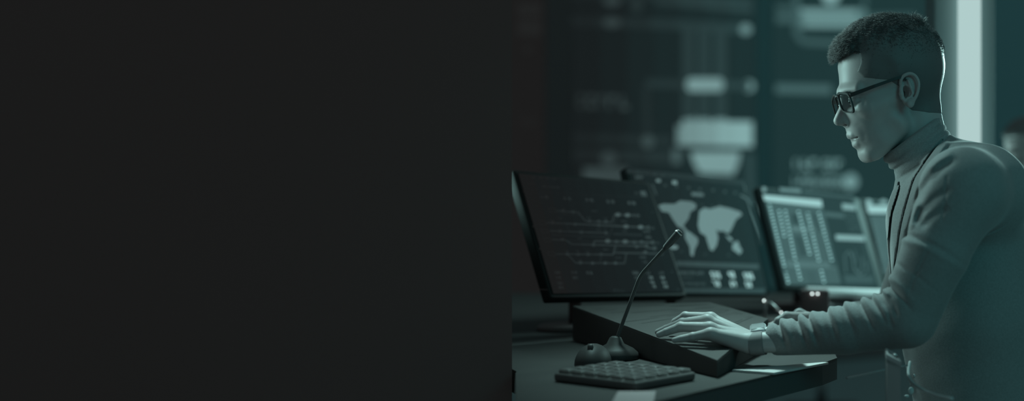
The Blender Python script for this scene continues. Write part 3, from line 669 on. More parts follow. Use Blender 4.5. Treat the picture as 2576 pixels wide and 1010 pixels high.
def head_field(h=2.0):
    f = Field((2056, 20, -136), (2426, 474, 136), h, True)
    pr = spline([M2(*p) for p in PROF], 5, True)
    f.ell((2240, 168, 0), (134, 116, 113), 8, 0)
    f.ell((2290, 170, 0), (80, 105, 104), 0, 12)
    f.cone((2300, 250, 0), (2345, 480, 0), 66, 84, 20)
    f.ell((2196, 262, 0), (84, 122, 84), -16, 14)                       # face block
    f.cone(H(2256, 318, 58), H(2196, 384, 22), 28, 24, 30)              # jaw
    f.ell((2186, 322, 0), (58, 62, 56), -10, 16)
    f.ell((2184, 384, 0), (26, 27, 30), 0, 14)                          # chin
    f.ell(H(2184, 276, 62), (26, 16, 14), 20, 14)                       # cheekbone
    f.cone(H(2195, 268, 68), H(2250, 248, 82), 13, 13, 26)              # zygomatic arch
    f.cone((2118, 234, 10), (2140, 232, 58), 14, 12, 12)                # brow
    f.ell((2113, 262, 46), (24, 21, 34), 0, 10, 's')                    # eye socket
    f.ell((2215, 340, 96), (40, 24, 20), 40, 24, 's')                   # hollow under the cheek
    f.ell((2180, 205, 116), (34, 40, 16), 0, 20, 's')                   # temple
    e = H(2154, 250.5, 50); f.ell((e[0], e[1], 47), (18.6, 18.6, 18.6), 0, 4)
    # nose
    a = M2(2113, 254); t = M2(2110.5, 303.5)
    f.cone((a[0] + 8, a[1], 0), (t[0], t[1], 0), 9, 14.5, 8)
    f.cone((a[0] + 16, a[1], 0), (t[0] + 14, t[1] - 1, 0), 14, 18, 8)
    al = H(2137, 306, 20); f.ell((al[0], al[1], 15), (14, 11.5, 9), -14, 4)
    nl = H(2127, 315, 18); f.ell((nl[0], nl[1], 13), (10, 4.2, 6), -28, 2, 's')
    # mouth
    u = M2(2137, 342); c = H(2165, 343.5, 33)
    f.chain([(u[0] + 1, u[1], 0), (u[0] + 6, u[1] + 1, 14), (c[0] - 2, c[1] - 2, 31)], [10, 8, 3.5], 8, 3)
    l = M2(2152, 365); f.chain([(l[0] + 1, l[1], 0), (l[0] + 5, l[1] - 3, 13), (c[0] - 2, c[1] + 4, 29)], [10, 8.5, 3.5], 8, 3)
    f.put(lambda x, y, d: poly_sdf(pr, x, y) + 0 * d, None, 5, 'i')
    m1_ = M2(2141, 355.5); mm = H(2151, 350, 22); f.chain([(m1_[0] - 5, m1_[1] + 1, 0), (mm[0] - 4, mm[1], 15), (c[0] - 6, c[1] + 1, 31), (c[0], c[1] + .5, 38)], [3.0, 2.8, 2.3, 1.5], 2.5, 1, mode='s')
    # folds drawn on the side of the face
    hh = lambda pts, w: [H(x, y, w)[:2] for x, y in pts]
    f.crease(hh([(2151, 310), (2161, 320), (2169, 333), (2173, 346)], 40), .8, 7, 15)
    f.crease(hh([(2168, 341), (2173, 349), (2172, 358)], 36), .7, 5, 15)
    f.crease(hh([(2137, 242.5), (2152, 239.5), (2172, 241)], 60), 1.5, 2.4, 20); f.crease(hh([(2140, 259), (2150, 261), (2163, 257)], 58), .8, 2.5, 20)
    f.crease(hh([(2136, 250.5), (2144, 250.5), (2155, 249), (2163, 247)], 56), 1.6, 1.8, 20)
    f.crease(hh([(2172, 243), (2172.5, 256), (2171, 268)], 70), .8, 3, 20)
    f.crease(hh([(2150, 371), (2160, 378), (2172, 379)], 16), .8, 6, -1)
    f.base = f.f.copy()
    # ear
    E_ = lambda x, y, w=112: np.array(H(x, y, w))
    f.ell(tuple(E_(2288, 226, 104)), (22, 40, 11), 8, 6)
    hx = [(2266, 214), (2267, 201), (2276, 190), (2290, 185.5), (2303, 192), (2310.5, 207), (2310, 224), (2305, 241), (2298, 252)]
    hw = [104, 110, 115, 119, 122, 124, 123, 120, 117]
    pts = [E_(x, y, w) for (x, y), w in zip(spline(hx, 3), spline([(w,) for w in hw], 3)[:, 0])]
    f.chain(pts, list(np.interp(np.linspace(0, 8, len(pts)), range(9), [4.5, 5, 4.8, 4.2, 3.8, 3.8, 3.8, 4.2, 4.6])), 3, 1)
    f.ell(tuple(E_(2291, 260, 112)), (9.5, 12, 7), 20, 6)
    f.ell(tuple(E_(2279, 232, 118)), (10, 17, 26), 4, 3, 's')
    f.ell(tuple(E_(2277, 206, 120)), (5, 13, 13), 14, 3, 's')
    an = [E_(x, y, w) for x, y, w in [(2285, 203, 115), (2288, 211, 117), (2292, 222, 118), (2296, 235, 118), (2292, 244, 117), (2284, 248, 116), (2276, 255, 114)]]
    f.chain(an, [3, 3.6, 3.8, 3.4, 3.2, 3.2, 3.2], 4, 2)
    f.cone(tuple(E_(2281, 215, 113)), tuple(E_(2290, 219, 116)), 2.2, 3, 3)
    tr = [E_(2266, 224, 107), E_(2267.5, 237, 111), E_(2270, 247, 110), E_(2276, 254, 112)]
    f.chain(tr, [5, 5.5, 4.5, 4], 6, 3)
    return f
def hair_field(f, h):
    g = Field((2056, 20, -136), (2426, 474, 136), h, True)
    x, y, d = g.co(g.sl(None))
    sm = lambda v, a, b: np.clip((v - a) / (b - a), 0, 1) ** 2 * (3 - 2 * np.clip((v - a) / (b - a), 0, 1))
    t = 3.0 + 11 * sm(y, 150, 75) + 15 * np.exp(-((x - 2106) / 30) ** 2 - ((y - 130) / 34) ** 2) - 4 * sm(x, 2290, 2370) * sm(y, 130, 80)
    t = t + 2.2 * np.sin(x * .11 + d * .07) * np.sin(d * .13 + y * .05) * sm(y, 165, 110)
    hl = [H(*p) for p in [(2060, 20, 0), (2060, 120, 0), (2076, 172, 0), (2096, 167, 10), (2110, 156, 50), (2128, 139, 90), (2142, 124, 98), (2160, 123, 104), (2173, 129, 106), (2173, 154, 108), (2168, 174, 108), (2182, 192, 108), (2215, 198, 108), (2240, 201, 108), (2254, 212, 105), (2272, 222, 104),
                          (2290, 262, 100), (2306, 276, 95), (2334, 286, 60), (2372, 292, 0), (2424, 292, 0), (2424, 20, 0)]]
    reg = poly_sdf([p[:2] for p in hl], x, y)
    e_ = np.clip(-reg / 24, 0, 1); fr = np.clip((x - 2118) / 22, 0, 1); t = t * (1 - fr) + (.7 + (t - .7) * e_) * fr
    a = f.base - t; k = 4.0; hq = np.maximum(k - np.abs(a - reg), 0) / k
    g.f = (np.maximum(a, reg) + hq * hq * k * .25 + 0 * d).astype(np.float32)
    return g
def strands(P, Fc, count, seed, spike=True):
    """short tapered hairs on the hair surface (head space)"""
    r = np.random.default_rng(seed)
    a, b, c, e = (P[Fc[:, i]] for i in range(4))
    N = np.cross(c - a, e - b); A = np.linalg.norm(N, axis=1); N = N / (A[:, None] + 1e-9)
    ctr = (a + c) / 2
    if (N * (ctr - np.array([2240, 170, 0]))).sum() < 0: N = -N
    top = np.clip((165 - ctr[:, 1]) / 90, .0, 1)
    frt = ((ctr[:, 0] < 2140) & (ctr[:, 1] < 172)) * 1.6; wgt = A * (.008 + top ** 1.5 + frt); idx = r.choice(len(Fc), count, p=wgt / wgt.sum())
    p = ctr[idx] + r.normal(0, .6, (count, 3)); n = N[idx]; tp = top[idx]
    flow = np.stack([-.9 - .2 * r.random(count), -.15 + .5 * (p[:, 0] < 2130), np.zeros(count)], 1)
    jy = r.normal(0, 22, count); side = (p[:, 1] + jy > 128) & (p[:, 0] + jy > 2140); flow[side] = np.stack([r.uniform(-.1, .5, side.sum()), .9 + 0 * p[side, 0], 0 * p[side, 0]], 1)
    back = p[:, 0] + jy > 2300; flow[back] = np.stack([.5 + 0 * p[back, 0], .5 + 0 * p[back, 0], 0 * p[back, 0]], 1)
    L = (4 + 9 * tp) * r.uniform(.5, 1.25, count); L[back] *= .6; fr = (p[:, 0] < 2128) & (p[:, 1] > 85); L[fr] = r.uniform(6, 17, fr.sum()); flow[fr] = np.stack([-.9 + 0 * p[fr, 0], r.uniform(-.1, .7, fr.sum()), 0 * p[fr, 0]], 1)
    nw = .10 + .14 * r.random(count) + .15 * tp
    if spike:
        dd = np.hypot(p[:, 0] - 2298, p[:, 1] - 56); s_ = dd < 17; L[s_] = r.uniform(6, 24, s_.sum()); nw[s_] = 2.2
        flow[s_] = r.normal(0, .7, (s_.sum(), 3)) + np.array([.25, -.5, 0]); L[s_ & (r.random(count) < .5)] *= .4
    D = n * nw[:, None] + flow * .85 + r.normal(0, .22, (count, 3)); D /= np.linalg.norm(D, axis=1)[:, None]
    D2 = D * .8 + flow * .3 - n * .15 + np.array([0, .12, 0]); D2 /= np.linalg.norm(D2, axis=1)[:, None]
    S1 = np.cross(D, r.normal(0, 1, (count, 3))); S1 /= np.linalg.norm(S1, axis=1)[:, None]; S2 = np.cross(D, S1)
    w0 = .5
    pts = []
    for q, ww in ((p - n * 2, w0), (p + D * L[:, None] * .5, w0 * .8)):
        for k in range(3):
            t_ = 2 * math.pi * k / 3; pts.append(q + (S1 * math.cos(t_) + S2 * math.sin(t_)) * ww)
    pts.append(p + D * L[:, None] * .5 + D2 * L[:, None] * .5)
    V = np.stack(pts, 1).reshape(-1, 3); o = (np.arange(count) * 7)[:, None]
    q4 = np.concatenate([o + np.array([[k, (k + 1) % 3, 3 + (k + 1) % 3, 3 + k]]) for k in range(3)])
    t3 = np.concatenate([o + np.array([[3 + k, 3 + (k + 1) % 3, 6]]) for k in range(3)])
    return V, q4, t3

man = empty('person', (.36, 1.70, 0))
tag(man, 'seated man in glasses and roll-neck with cardigan, typing with his left hand', 'person')
HF = head_field(1.7); hp, hq = HF.mesh(); head_w = q2w(h2q(hp))

# ---- hands
def hand(tr, fl=1.0):
    f = None
    ch = {'index': ([(1788, 806, 1.64), (1724, 802, 1.655), (1699, 816, 1.66), (1690, 829, 1.66)], [14, 11.5, 10, 8]),
          'middle': ([(1780, 812, 1.615), (1716, 818.5, 1.63), (1676, 833, 1.635), (1655, 841, 1.635)], [14, 11.5, 9.5, 7.5]),
          'ring': ([(1786, 831, 1.59), (1712, 828, 1.60), (1676, 841, 1.60), (1658, 847.5, 1.60)], [14, 11.5, 9.5, 7.5]),
          'pinky': ([(1788, 845, 1.567), (1742, 853, 1.570), (1714, 858.5, 1.572), (1697, 861.5, 1.572)], [13, 9.5, 8.5, 6.8])}
    allp = [tr(*p) for c_, _ in ch.values() for p in c_] + [tr(1985, 860, 1.59)]
    A_ = np.array(allp); f = Field(A_.min(0) - 55, A_.max(0) + 55, 1.6)
    for nm, (c_, r_) in ch.items():
        P = [tr(*p) for p in c_]
        for i in range(3): f.cone(P[i], P[i + 1], r_[i] * fl, r_[i + 1] * fl, 2)
        f.ell(P[1], (r_[1] * fl * 1.08,) * 3, 0, 3)
        for j in (1, 2): 
            pass
    for i, (m_, w_) in enumerate([((1788, 806, 1.64), (1888, 862, 1.612)), ((1780, 812, 1.615), (1888, 862, 1.60)), ((1786, 831, 1.59), (1888, 866, 1.585)), ((1788, 845, 1.567), (1888, 870, 1.572))]):
        f.cone(tr(*m_), tr(*w_), 13 * fl, 21 * fl, 9)
    f.cone(tr(1800, 852, 1.572), tr(1880, 872, 1.572), 14 * fl, 20 * fl, 10)
    f.cone(tr(1800, 840, 1.61), tr(1880, 868, 1.60), 12 * fl, 22 * fl, 10)
    f.chain([tr(1868, 862, 1.625), tr(1812, 838, 1.665), tr(1770, 830, 1.675), tr(1742, 829, 1.672)], [17 * fl, 13 * fl, 10.5 * fl, 8 * fl], 8)
    f.cone(tr(1888, 868, 1.575), tr(1990, 860, 1.57), 23 * fl, 27 * fl, 10); f.cone(tr(1888, 864, 1.608), tr(1990, 858, 1.605), 22 * fl, 27 * fl, 10)
    return f
lh = hand(lambda x, y, Y: Q(x, y - 5 * min(1, max(0, (1985 - x) / 100)), Y)); lp, lq = lh.mesh(); lw = q2w(lp)
rh = hand(lambda x, y, Y: Q(2120 + (x - 1893) * .84, 849 + (y - 866) * .84, 1.90 - (Y - 1.59) * 1.0), .95); rp, rq = rh.mesh(); rw_ = q2w(rp)
# ---- limbs and trunk under the clothes
LSH, LEL = Q(2420, 485, 1.50), Q(2282, 800, 1.50); LFW = Q(1975, 858, 1.585)
RSH, REL = Q(2350, 480, 1.90), Q(2260, 775, 1.93); RFW = Q(2118, 830, 1.90)
core = Field((1990, 380, -420), (2720, 1340, 420), 7)
core.cone((2340, 410, 0), (2390, 490, 0), 50, 60, 20); core.cone((2390, 520, 0), (2440, 800, 0), 110, 120, 40, fl=1.5); core.cone((2440, 800, 0), (2450, 1200, 0), 115, 125, 40, fl=1.4)
core.cone(LSH, LEL, 55, 44, 20); core.cone(LEL, LFW, 44, 26, 10); core.cone(RSH, REL, 55, 40, 20); core.cone(REL, RFW, 38, 22, 10)
kp, kq = core.mesh()
mkmesh('body', [(head_w, hq), (lw, lq), (rw_, rq), (q2w(kp), kq)], SKIN, man)
# ---- eyes
for sgn in (1, -1):
    mb = MB(); e = H(2154, 250.5, 50); c = q2w(h2q([(e[0], e[1], 47 * sgn)]))[0]; mb.ball(c, 17.3 * SC, EYE)
    dv_ = q2w(h2q([(e[0] - 12.5, e[1] + 4.5, 50 * sgn)]))[0]; mb.ball(dv_, 7.2 * SC, IRIS); mb.build('eye', man)
# ---- hair
hg = hair_field(HF, 1.7); ap, aq = hg.mesh()
sv, s4, s3 = strands(ap, aq, 30000, 4)
hw_ = q2w(h2q(ap)); sw = q2w(h2q(sv))
o = mkmesh('hair', [(hw_, aq), (sw, s4), (sw, s3)], HAIR, man); 
for sgn in (1, -1):
    r_ = random.Random(8); V = []; T3 = []
    for i in range(170):
        u = r_.random(); p = np.array(H(2106 + 40 * u ** 1.2, 241 - 7 * math.sin(u * 2.4) + r_.uniform(-2.5, 2.5), 14 + 52 * u)); p[0] -= 1.5 - 2 * u; p[2] *= sgn
        q = p + np.array([5 * r_.uniform(.6, 1.2), r_.uniform(-3, 1), 4 * sgn]); w = np.array([.3, .6, .2])
        b = len(V); V += [p - w, p + w, p + np.array([-.8, 0, .8]), q]; T3 += [(b, b + 1, b + 3), (b + 1, b + 2, b + 3), (b + 2, b, b + 3)]
    mkmesh('eyebrow', [(q2w(h2q(V)), np.array(T3))], HAIR, man)
# ---- glasses
def gl(a, b, sg, dz=0): # lens plane coordinates to world
    w = 50 + 36 * a
    p = H(2127 + a * 15.2 + b * 7 + dz, 259.5 + b * 24 + a * 1.0, w)
    return Vector(q2w(h2q([(p[0], p[1], w * sg)]))[0])
gt = empty('glasses', tuple(gl(0, 0, 1))); gt.parent = man; gt.matrix_parent_inverse = Matrix.Translation(-Vector(man.location))
def parent_loc(p):
    return Vector(p.location)
gt['label'] = 'dark acetate glasses with rectangular lenses'
def se(t, n=4.0):
    c, s_ = math.cos(t), math.sin(t); r = (abs(c) ** n + abs(s_) ** n) ** (-1 / n); return r * c, r * s_
for sg in (1, -1):
    N = 48; inner = [se(2 * math.pi * i / N) for i in range(N)]
    m = MB(); vs = []
    fw = lambda b: 1.05 if b > -.3 else 1.05 + (-.3 - b) * .13
    for a, b in inner:
        vs += [gl(a * .92, b * .93, sg, -1.2), gl(a * 1.06, b * fw(b), sg, -1.2), gl(a * 1.06, b * fw(b), sg, 3.4), gl(a * .92, b * .93, sg, 3.4)]
    fs = [[i * 4 + k, i * 4 + (k + 1) % 4, ((i + 1) % N) * 4 + (k + 1) % 4, ((i + 1) % N) * 4 + k] for i in range(N) for k in range(4)]
    m.add(vs, fs, FRAMEM, False); m.build('lens_frame', gt)
    m = MB(); m.add([gl(0, 0, sg, .2)] + [gl(a * .95, b * .94, sg, .2 + 1.2 * (a * a + b * b) * .5) for a, b in inner], [[0, 1 + i, 1 + (i + 1) % N] for i in range(N)], LENS, True); m.build('lens', gt)
    m = MB(); T_ = []
    def hp_(x, y, w): 
        p = H(x, y, w); return Vector(q2w(h2q([(p[0], p[1], w * sg)]))[0])
    path = [hp_(2139, 240, 90), hp_(2150, 236, 96), hp_(2200, 217, 108), hp_(2250, 199, 113), hp_(2268, 194, 114), hp_(2285, 205, 108), hp_(2296, 225, 104)]
    rr_ = [5.0, 5.0, 4.2, 3.6, 3.2, 2.8, 2.4]
    vs = []
    for p, r_ in zip(path, rr_):
        for oy, oz in ((-.35, 1), (.35, 1), (.35, -1), (-.35, -1)): vs.append(p + Vector((0, oy * r_ * SC * 1.3, oz * r_ * SC)))
    fs = [[i * 4 + k, i * 4 + (k + 1) % 4, (i + 1) * 4 + (k + 1) % 4, (i + 1) * 4 + k] for i in range(len(path) - 1) for k in range(4)] + [[0, 1, 2, 3], [27, 26, 25, 24]]
    m.add(vs, fs, FRAMEM); m.build('temple', gt)
m = MB(); m.tube([gl(-1.05, -.45, 1), gl(-1.3, -.62, 1), gl(-1.3, -.62, -1), gl(-1.05, -.45, -1)], 2.4 * SC, FRAMEM); m.build('bridge', gt)

# ---- trunk shape shared by the knits
FRONT = [(2260, 452), (2241, 474), (2229, 503), (2226, 560), (2225, 620), (2225, 690), (2235, 760), (2258, 825), (2276, 868), (2283, 905), (2292, 945), (2305, 990), (2315, 1060), (2310, 1130)]
BACK = [(2640, 1130), (2650, 950), (2655, 800), (2645, 650), (2620, 540), (2588, 480), (2560, 444), (2528, 412), (2500, 392), (2470, 375), (2440, 362), (2408, 351), (2396, 345), (2376, 335), (2340, 380)]
def trunk(f, grow, k=10):
    f.cone((2400, 560, 0), (2440, 800, 0), 172 + grow, 190 + grow, 0, fl=1.30)
    f.cone((2440, 800, 0), (2470, 1120, 0), 190 + grow, 185 + grow, 20, fl=1.25)
    f.ell((2420, 500, 0), (150 + grow, 150 + grow, 245 + grow), 30, 40)
    f.cone((2370, 410, 0), (2440, 500, 0), 78 + grow, 120 + grow, 30)
    tp = spline([(x, y) for x, y in FRONT + BACK], 4, True)
    f.put(lambda x, y, d: poly_sdf(tp, x, y) - grow + np.maximum(np.abs(d) - 90, 0) * 0.0, None, 14, 'i')
    f.cone((2432, 490, 190), Q(2425, 482, 1.50), 112 + grow, 74 + grow, 50)
    f.cone((2365, 445, 120), Q(2425, 475, 1.51), 62 + grow, 76 + grow, 50)          # slope of the near shoulder
    f.cone((2365, 445, -120), RSH, 62 + grow, 75 + grow, 50)
# ---- sweater: roll-neck and front
NEAR = [(2398, 336), (2372, 352), (2345, 385), (2318, 425), (2300, 455), (2280, 520), (2266, 580), (2257, 640), (2250, 700), (2262, 800)]
FAR = [(2245, 800), (2231, 700), (2233, 620), (2241, 540), (2256, 488), (2262, 460), (2240, 420), (2230, 330)]
sw_ = Field((2180, 270, -300), (2700, 1150, 300), 3.4)
trunk(sw_, -4)
sw_.cone((2318, 400, 0), (2342, 540, 0), 66, 96, 14)
for (fx, fy), (bx, by), th, lat in [((2221, 401), (2364, 294), 12, 87), ((2232, 415), (2373, 311), 13, 91), ((2246, 430), (2383, 328), 14, 95), ((2260, 446), (2391, 344), 15, 101)]:
    L = math.hypot(bx - fx, by - fy) / 2; nx_, ny_ = -(by - fy) / (2 * L), (bx - fx) / (2 * L)
    sw_.disc(((fx + bx) / 2 + nx_ * th * .6, (fy + by) / 2 + ny_ * th * .6, 0), L, th, lat, math.degrees(math.atan2(by - fy, bx - fx)), 10, 4)
for q0, q1, A_ in [((2228, 417), (2368, 311), 3.2), ((2242, 433), (2376, 328), 3.6), ((2258, 452), (2386, 344), 4)]:
    sw_.crease([q0, ((q0[0] + q1[0]) / 2 + 4, (q0[1] + q1[1]) / 2 + 5), q1], A_, 4.5, -200, 300, persp=False, taper=False)
sw_.crease([(2250, 405), (2285, 375), (2320, 350)], 2.0, 5, 20, 300)
sw_.crease([(x - 1, y) for x, y in NEAR[1:]], 9, 2.6, -20, 300, True, False); sw_.crease([(x + 1, y) for x, y in FAR[:6]], 9, 2.4, -120, 300, True, False)
sp_, sq = sw_.mesh(); sweater = mkmesh('roll_neck_sweater', [(q2w(sp_), sq)], KNIT, man); 
# ---- cardigan with sleeves
cf = Field((1900, 330, -460), (2740, 1150, 470), 2.6)
trunk(cf, 0)
def foldfn(marks_):
    def fn(h, x, y, d):
        q = YM / (YM - d * SC); xp = CX + (x - CX) * q; yp = CY + (y - CY) * q; o_ = 0
        for cx_, cy_, ang, A_, sg_ in marks_:
            ca, sa = math.cos(math.radians(ang)), math.sin(math.radians(ang))
            v_ = np.clip(1.15 - (yp - cy_) / 70, 0, 1); u = (xp - cx_) * ca + (yp - cy_) * sa + .0022 * ((yp - cy_) * ca - (xp - cx_) * sa) ** 2 * .6
            o_ = o_ + .95 * A_ * v_ * np.exp(-(u / sg_) ** 2)
        return o_
    return fn
ARM = foldfn([(1957, 815, -24, -12, 5), (1970, 812, -24, 6, 8), (2004, 806, -26, -13, 5), (2018, 800, -26, 6, 8), (2031, 799, -26, -12, 5), (2048, 792, -26, 6, 9), (2080, 786, -24, -7, 5), (2092, 780, -24, 6, 8), (2120, 772, -28, -6, 5), (2130, 764, -28, 6, 9), (2158, 758, -34, -13, 4.5), (2172, 748, -36, 6, 8), (2187, 746, -38, -10, 4.5), (2197, 738, -38, 6, 6)])
ELB = foldfn([(2207, 735, -42, -11, 5), (2217, 726, -42, 7, 7), (2230, 712, -48, -9, 5), (2240, 700, -50, 4, 8), (2262, 668, -62, -2.5, 6), (2305, 600, -70, -5, 8), (2298, 612, -70, 3, 10)])
cf.cone(LSH, Q(2352, 640, 1.49), 80, 74, 60, disp=ELB); cf.cone(Q(2352, 640, 1.49), LEL, 74, 66, 10, disp=ELB)
m_ = Q(2130, 830, 1.535); w_ = Q(1936, 856, 1.588)
cf.cone(LEL, m_, 67, 55, 8, disp=ARM); cf.cone(m_, w_, 55, 37, 10, disp=ARM, fl=1.12)
cf.cone(RSH, REL, 70, 62, 24); cf.cone(REL, Q(2118, 830, 1.9), 58, 36, 8)
# cuff opening
c0 = np.array(w_); ax_ = c0 - np.array(m_); ax_ /= np.linalg.norm(ax_)
cf.put(lambda x, y, d: -((x - c0[0]) * ax_[0] + (y - c0[1]) * ax_[1] + (d - c0[2]) * ax_[2] - 4), (c0 - 90, c0 + 90), 3, 's')
cf.put(lambda x, y, d: np.maximum(np.sqrt(((x - c0[0]) * ax_[1] - (y - c0[1]) * ax_[0]) ** 2 + ((d - c0[2]) / 1.2) ** 2) - 33, -((x - c0[0]) * ax_[0] + (y - c0[1]) * ax_[1] + (d - c0[2]) * ax_[2] + 22)), (c0 - 70, c0 + 70), 3, 's')
# opening at the front: strip where the sweater shows, and the neck
op = spline(NEAR, 4).tolist() + spline(FAR, 4).tolist()
def opening(x, y, d):
    q = YM / (YM - d * SC); xp = CX + (x - CX) * q; yp = CY + (y - CY) * q
    return np.maximum(poly_sdf(op, xp, yp), -(d + 10 + (yp < 470) * 120))
cf.put(opening, ((2150, 300, -140), (2440, 830, 240)), 3, 's')
# raised front band, seams and folds
NB = [(x + 9, y + 4) for x, y in NEAR[1:]]
cf.crease(NB, -3.0, 7, 0, 260, True, False); cf.crease([(x + 22, y + 8) for x, y in NEAR[1:6]], 6.0, 3.4, 0, 300, True); cf.crease([(x + 18, y + 3) for x, y in NEAR[5:9]], 4.0, 3.2, 0, 260, True)
cf.crease([(2412, 395), (2375, 418), (2340, 448), (2318, 480), (2308, 520)], 6, 10, 20, 420, True); cf.crease([(2400, 382), (2360, 405), (2330, 432)], -4, 9, 20, 420, True)
cf.crease([(2400, 470), (2350, 500), (2318, 535), (2303, 570)], 6, 10, 60, 470, True); cf.crease([(2390, 520), (2345, 545), (2312, 578)], 5, 9, 60, 470, True)
cf.crease([(2312, 500), (2296, 545), (2290, 580)], -4, 8, 20, 470, True); cf.crease([(2290, 600), (2278, 640), (2264, 690)], -3.5, 7, 20, 300, True); cf.crease([(2282, 570), (2268, 630), (2258, 680)], 3, 5, 20, 300, True)
cf.crease([(2382, 445), (2378, 500), (2370, 555)], 1.6, 3, 60, 470, True, False); cf.crease([(2345, 605), (2322, 655), (2298, 705), (2278, 765)], 1.8, 3, 60, 470, True)
cf.crease([(2232, 740), (2250, 770), (2258, 800)], 5, 6, 60, 470, True); cf.crease([(2215, 752), (2235, 785), (2245, 830)], 4, 6, 60, 470, True)
x, y, d = cf.co(cf.sl(None))
cf.f += (.8 * np.sin(x * .045 + y * .021) * np.sin(y * .05 + d * .03)).astype(np.float32)
cp, cq = cf.mesh(); mkmesh('cardigan', [(q2w(cp), cq)], KNIT2, man)
# ---- trousers
tf = Field((1850, 1000, -420), (2760, 2160, 420), 8)
tf.cone((2475, 1060, 0), (2480, 1230, 0), 175, 190, 0, fl=1.2)
for sg in (1, -1):
    tf.chain([(2450, 1270, 125 * sg), (1990, 1270, 150 * sg), (2030, 1990, 150 * sg)], [120, 78, 52], 40, 20)
tp_, tq = tf.mesh(); mkmesh('trousers', [(q2w(tp_), tq)], TROUSER, man)
for sg in (1, -1):
    sf = Field((1820, 1950, 152 * sg - 70), (2130, 2110, 152 * sg + 70), 7); sf.cone((2035, 2040, 150 * sg), (1890, 2058, 155 * sg), 42, 30, 6)
    sp2, sq2 = sf.mesh(); mkmesh('shoe', [(q2w(sp2), sq2)], BLACK, man)
# pale hem edge and small clip at the waist
mb = MB(); mb.tube([Vector(q2w([Q(x, y, 1.56 - .06 * i / 10)])[0]) for i, (x, y) in enumerate(spline([(2289, 912), (2285, 935), (2287, 950), (2296, 964), (2312, 976), (2335, 988), (2360, 997), (2395, 1004)], 4))], 3.6 * SC, BELTM); mb.build('belt', man)
mb = MB(); mb.ball(W(2292, 984, 1.53), .0042, BELTM, (.95, .6, 1.3)); mb.ball(W(2281, 998, 1.53), .0027, BELTM, (1.3, .7, .8)); mb.ball(W(2300, 948, 1.53), .0014, CHROME, (1, 1, 2)); mb.build('belt_clip', man)
# ---- wristwatch
wt = empty('wristwatch', W(1906, 850, 1.58)); wt.parent = man; wt.matrix_parent_inverse = Matrix.Translation(-Vector(man.location))
wf = Field(np.array(Q(1875, 800, 1.66)) - 20, np.array(Q(1945, 930, 1.52)) + 20, 1.6)
for dz, e_ in ((1.573, 0), (1.61, 0)): wf.cone(Q(1880, 868, dz), Q(1950, 861, dz), 26.5, 29, 12)
a_ = np.array(Q(1906, 866, 1.59)); u_ = np.array([.985, -.1, .08]); u_ /= np.linalg.norm(u_)
wf.put(lambda x, y, d: np.abs((x - a_[0]) * u_[0] + (y - a_[1]) * u_[1] + (d - a_[2]) * u_[2]) - 17, None, 3, 'i')
STRAP = surf('watch_strap', (.2, .18, .18), .6, spec=.2)
p_, q_ = wf.mesh(); mkmesh('strap', [(q2w(p_), q_)], STRAP, wt)
wc = Vector(q2w([Q(1907, 829, 1.592)])[0]); Rz = Matrix.Rotation(math.radians(-8), 3, 'Y') @ Matrix.Rotation(math.radians(11), 3, 'X')
mb = MB(); mb.box(wc, (.0125, .0165, .0045), surf('watch_case_metal', (.75, .75, .75), .3, metal=.7), Rz, .004); mb.build('watch_case', wt)
mb = MB(); mb.box(wc + Rz @ Vector((0, 0, .0042)), (.0098, .0138, .0010), surf('watch_glass', (.30, .30, .30), .12, spec=.8), Rz, .0008); mb.build('watch_glass', wt)
mb = MB(); mb.lathe(wc + Rz @ Vector((.0125, -.004, 0)), [(.0022, -.001), (.0022, .0022)], CHROME, 12, Rz @ Matrix.Rotation(math.pi / 2, 3, 'Y')); mb.build('crown', wt)

# ------------------------------------------------------------------ second person far behind
YB = 3.3
bp = empty('person', (W(2590, 400, YB).x, YB, 0)); tag(bp, 'blurred person far behind the man, cut off at the right edge', 'person')
bf = head_field(6.0); b_p, b_q = bf.mesh(); bh = hair_field(bf, 6.0); h_p, h_q = bh.mesh()
def place(P, ang=35):
    Wd = q2w(P) - q2w([(2240, 230, 0)])
    a = math.radians(ang); R = np.array([[math.cos(a), -math.sin(a), 0], [math.sin(a), math.cos(a), 0], [0, 0, 1]])
    c = W(2592, 390, YB); return Wd @ R.T + np.array(c)
b2f = Field((2130, 380, -420), (2640, 1400, 420), 9)
b2f.cone((2330, 400, 0), (2350, 480, 0), 80, 100, 20); b2f.cone((2370, 560, 0), (2380, 900, 0), 120, 120, 40, fl=1.5); b2f.cone((2380, 900, 0), (2380, 1340, 0), 130, 150, 40, fl=1.3)
for sg in (1, -1): b2f.chain([(2370, 520, 240 * sg), (2360, 820, 290 * sg), (2180, 1000, 250 * sg)], [85, 65, 45], 30, 10)
c_p, c_q = b2f.mesh()
mkmesh('body', [(place(b_p), b_q)], SKIN, bp); mkmesh('hair', [(place(h_p), h_q)], HAIR, bp); mkmesh('sweater', [(place(c_p), c_q)], KNIT2, bp)
b3f = Field((1800, 1180, -330), (2660, 2130, 330), 10)
b3f.cone((2390, 1240, 0), (2395, 1340, 0), 140, 150, 20, fl=1.25)
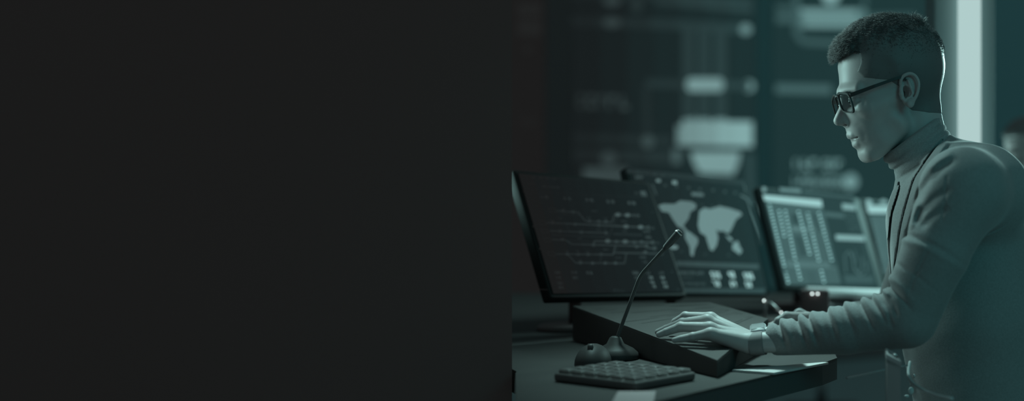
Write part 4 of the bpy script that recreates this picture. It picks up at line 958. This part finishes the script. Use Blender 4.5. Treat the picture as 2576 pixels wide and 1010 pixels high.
for sg in (1, -1): b3f.chain([(2370, 1370, 110 * sg), (1950, 1390, 140 * sg), (1990, 2060, 140 * sg)], [110, 75, 50], 40, 20)
d_p, d_q = b3f.mesh(); dw = place(d_p); dw[:, 2] = np.maximum(dw[:, 2], .005); mkmesh('trousers', [(dw, d_q)], TROUSER, bp)
def copy_tree(o, parent=None):
    c = o.copy(); C.objects.link(c)
    if parent is not None: c.parent = parent
    for ch in list(o.children): copy_tree(ch, c)
    return c
ch2 = copy_tree(bpy.data.objects['office_chair']); hipx = place(np.array([(2390., 1370., 0.)]))[0]
ch2.location = (hipx[0], hipx[1], 0); ch2.rotation_euler.z = math.radians(35)
tag(ch2, 'office chair under the blurred person at the right edge', 'chair', 'office chairs'); bpy.data.objects['office_chair']['group'] = 'office chairs'
for c in list(ch2.children):
    if c.name.startswith(('armrest', 'latch')): bpy.data.objects.remove(c)
# ------------------------------------------------------------------ lights
def area(name, loc, target, size, energy, col=(.55, .95, 1.0), sy=None, spread=180):
    l = bpy.data.lights.new(name, 'AREA'); l.energy = energy; l.color = col; l.size = size
    if sy: l.shape = 'RECTANGLE'; l.size_y = sy
    l.spread = math.radians(spread)
    o = bpy.data.objects.new(name, l); C.objects.link(o); o.location = loc
    o.rotation_euler = (Vector(target) - Vector(loc)).to_track_quat('-Z', 'Y').to_euler(); return o
LC = (.56, 1.0, .96)
area('added_key_light', (-.70, 2.04, 1.22), (.2, 1.68, 1.12), .3, .78, LC, .4, 50)  # hidden key lamp added for the face, where screen emission is too weak
area('added_rim_light', (.85, 3.0, 1.4), (.3, 1.75, 1.2), .35, 26, LC)  # unseen lamp added behind the man for the bright rim
area('added_desk_light', (-.22, 2.3, 2.45), (.0, 1.62, .76), .28, 1.5, LC, spread=30)  # unseen lamp added to brighten the desk, hand and sleeve tops
area('added_backdrop_light', (.30, 3.62, .55), (.80, 3.28, 1.12), .2, 1.3, LC, spread=50)  # hidden low lamp added to light the far person's cheek
area('added_teal_fill', (.95, .3, 1.6), (.42, 1.6, .95), .7, .36, (.05, 1.0, 1.04), .6, 62)  # unseen fill added to tint the man's dark side teal
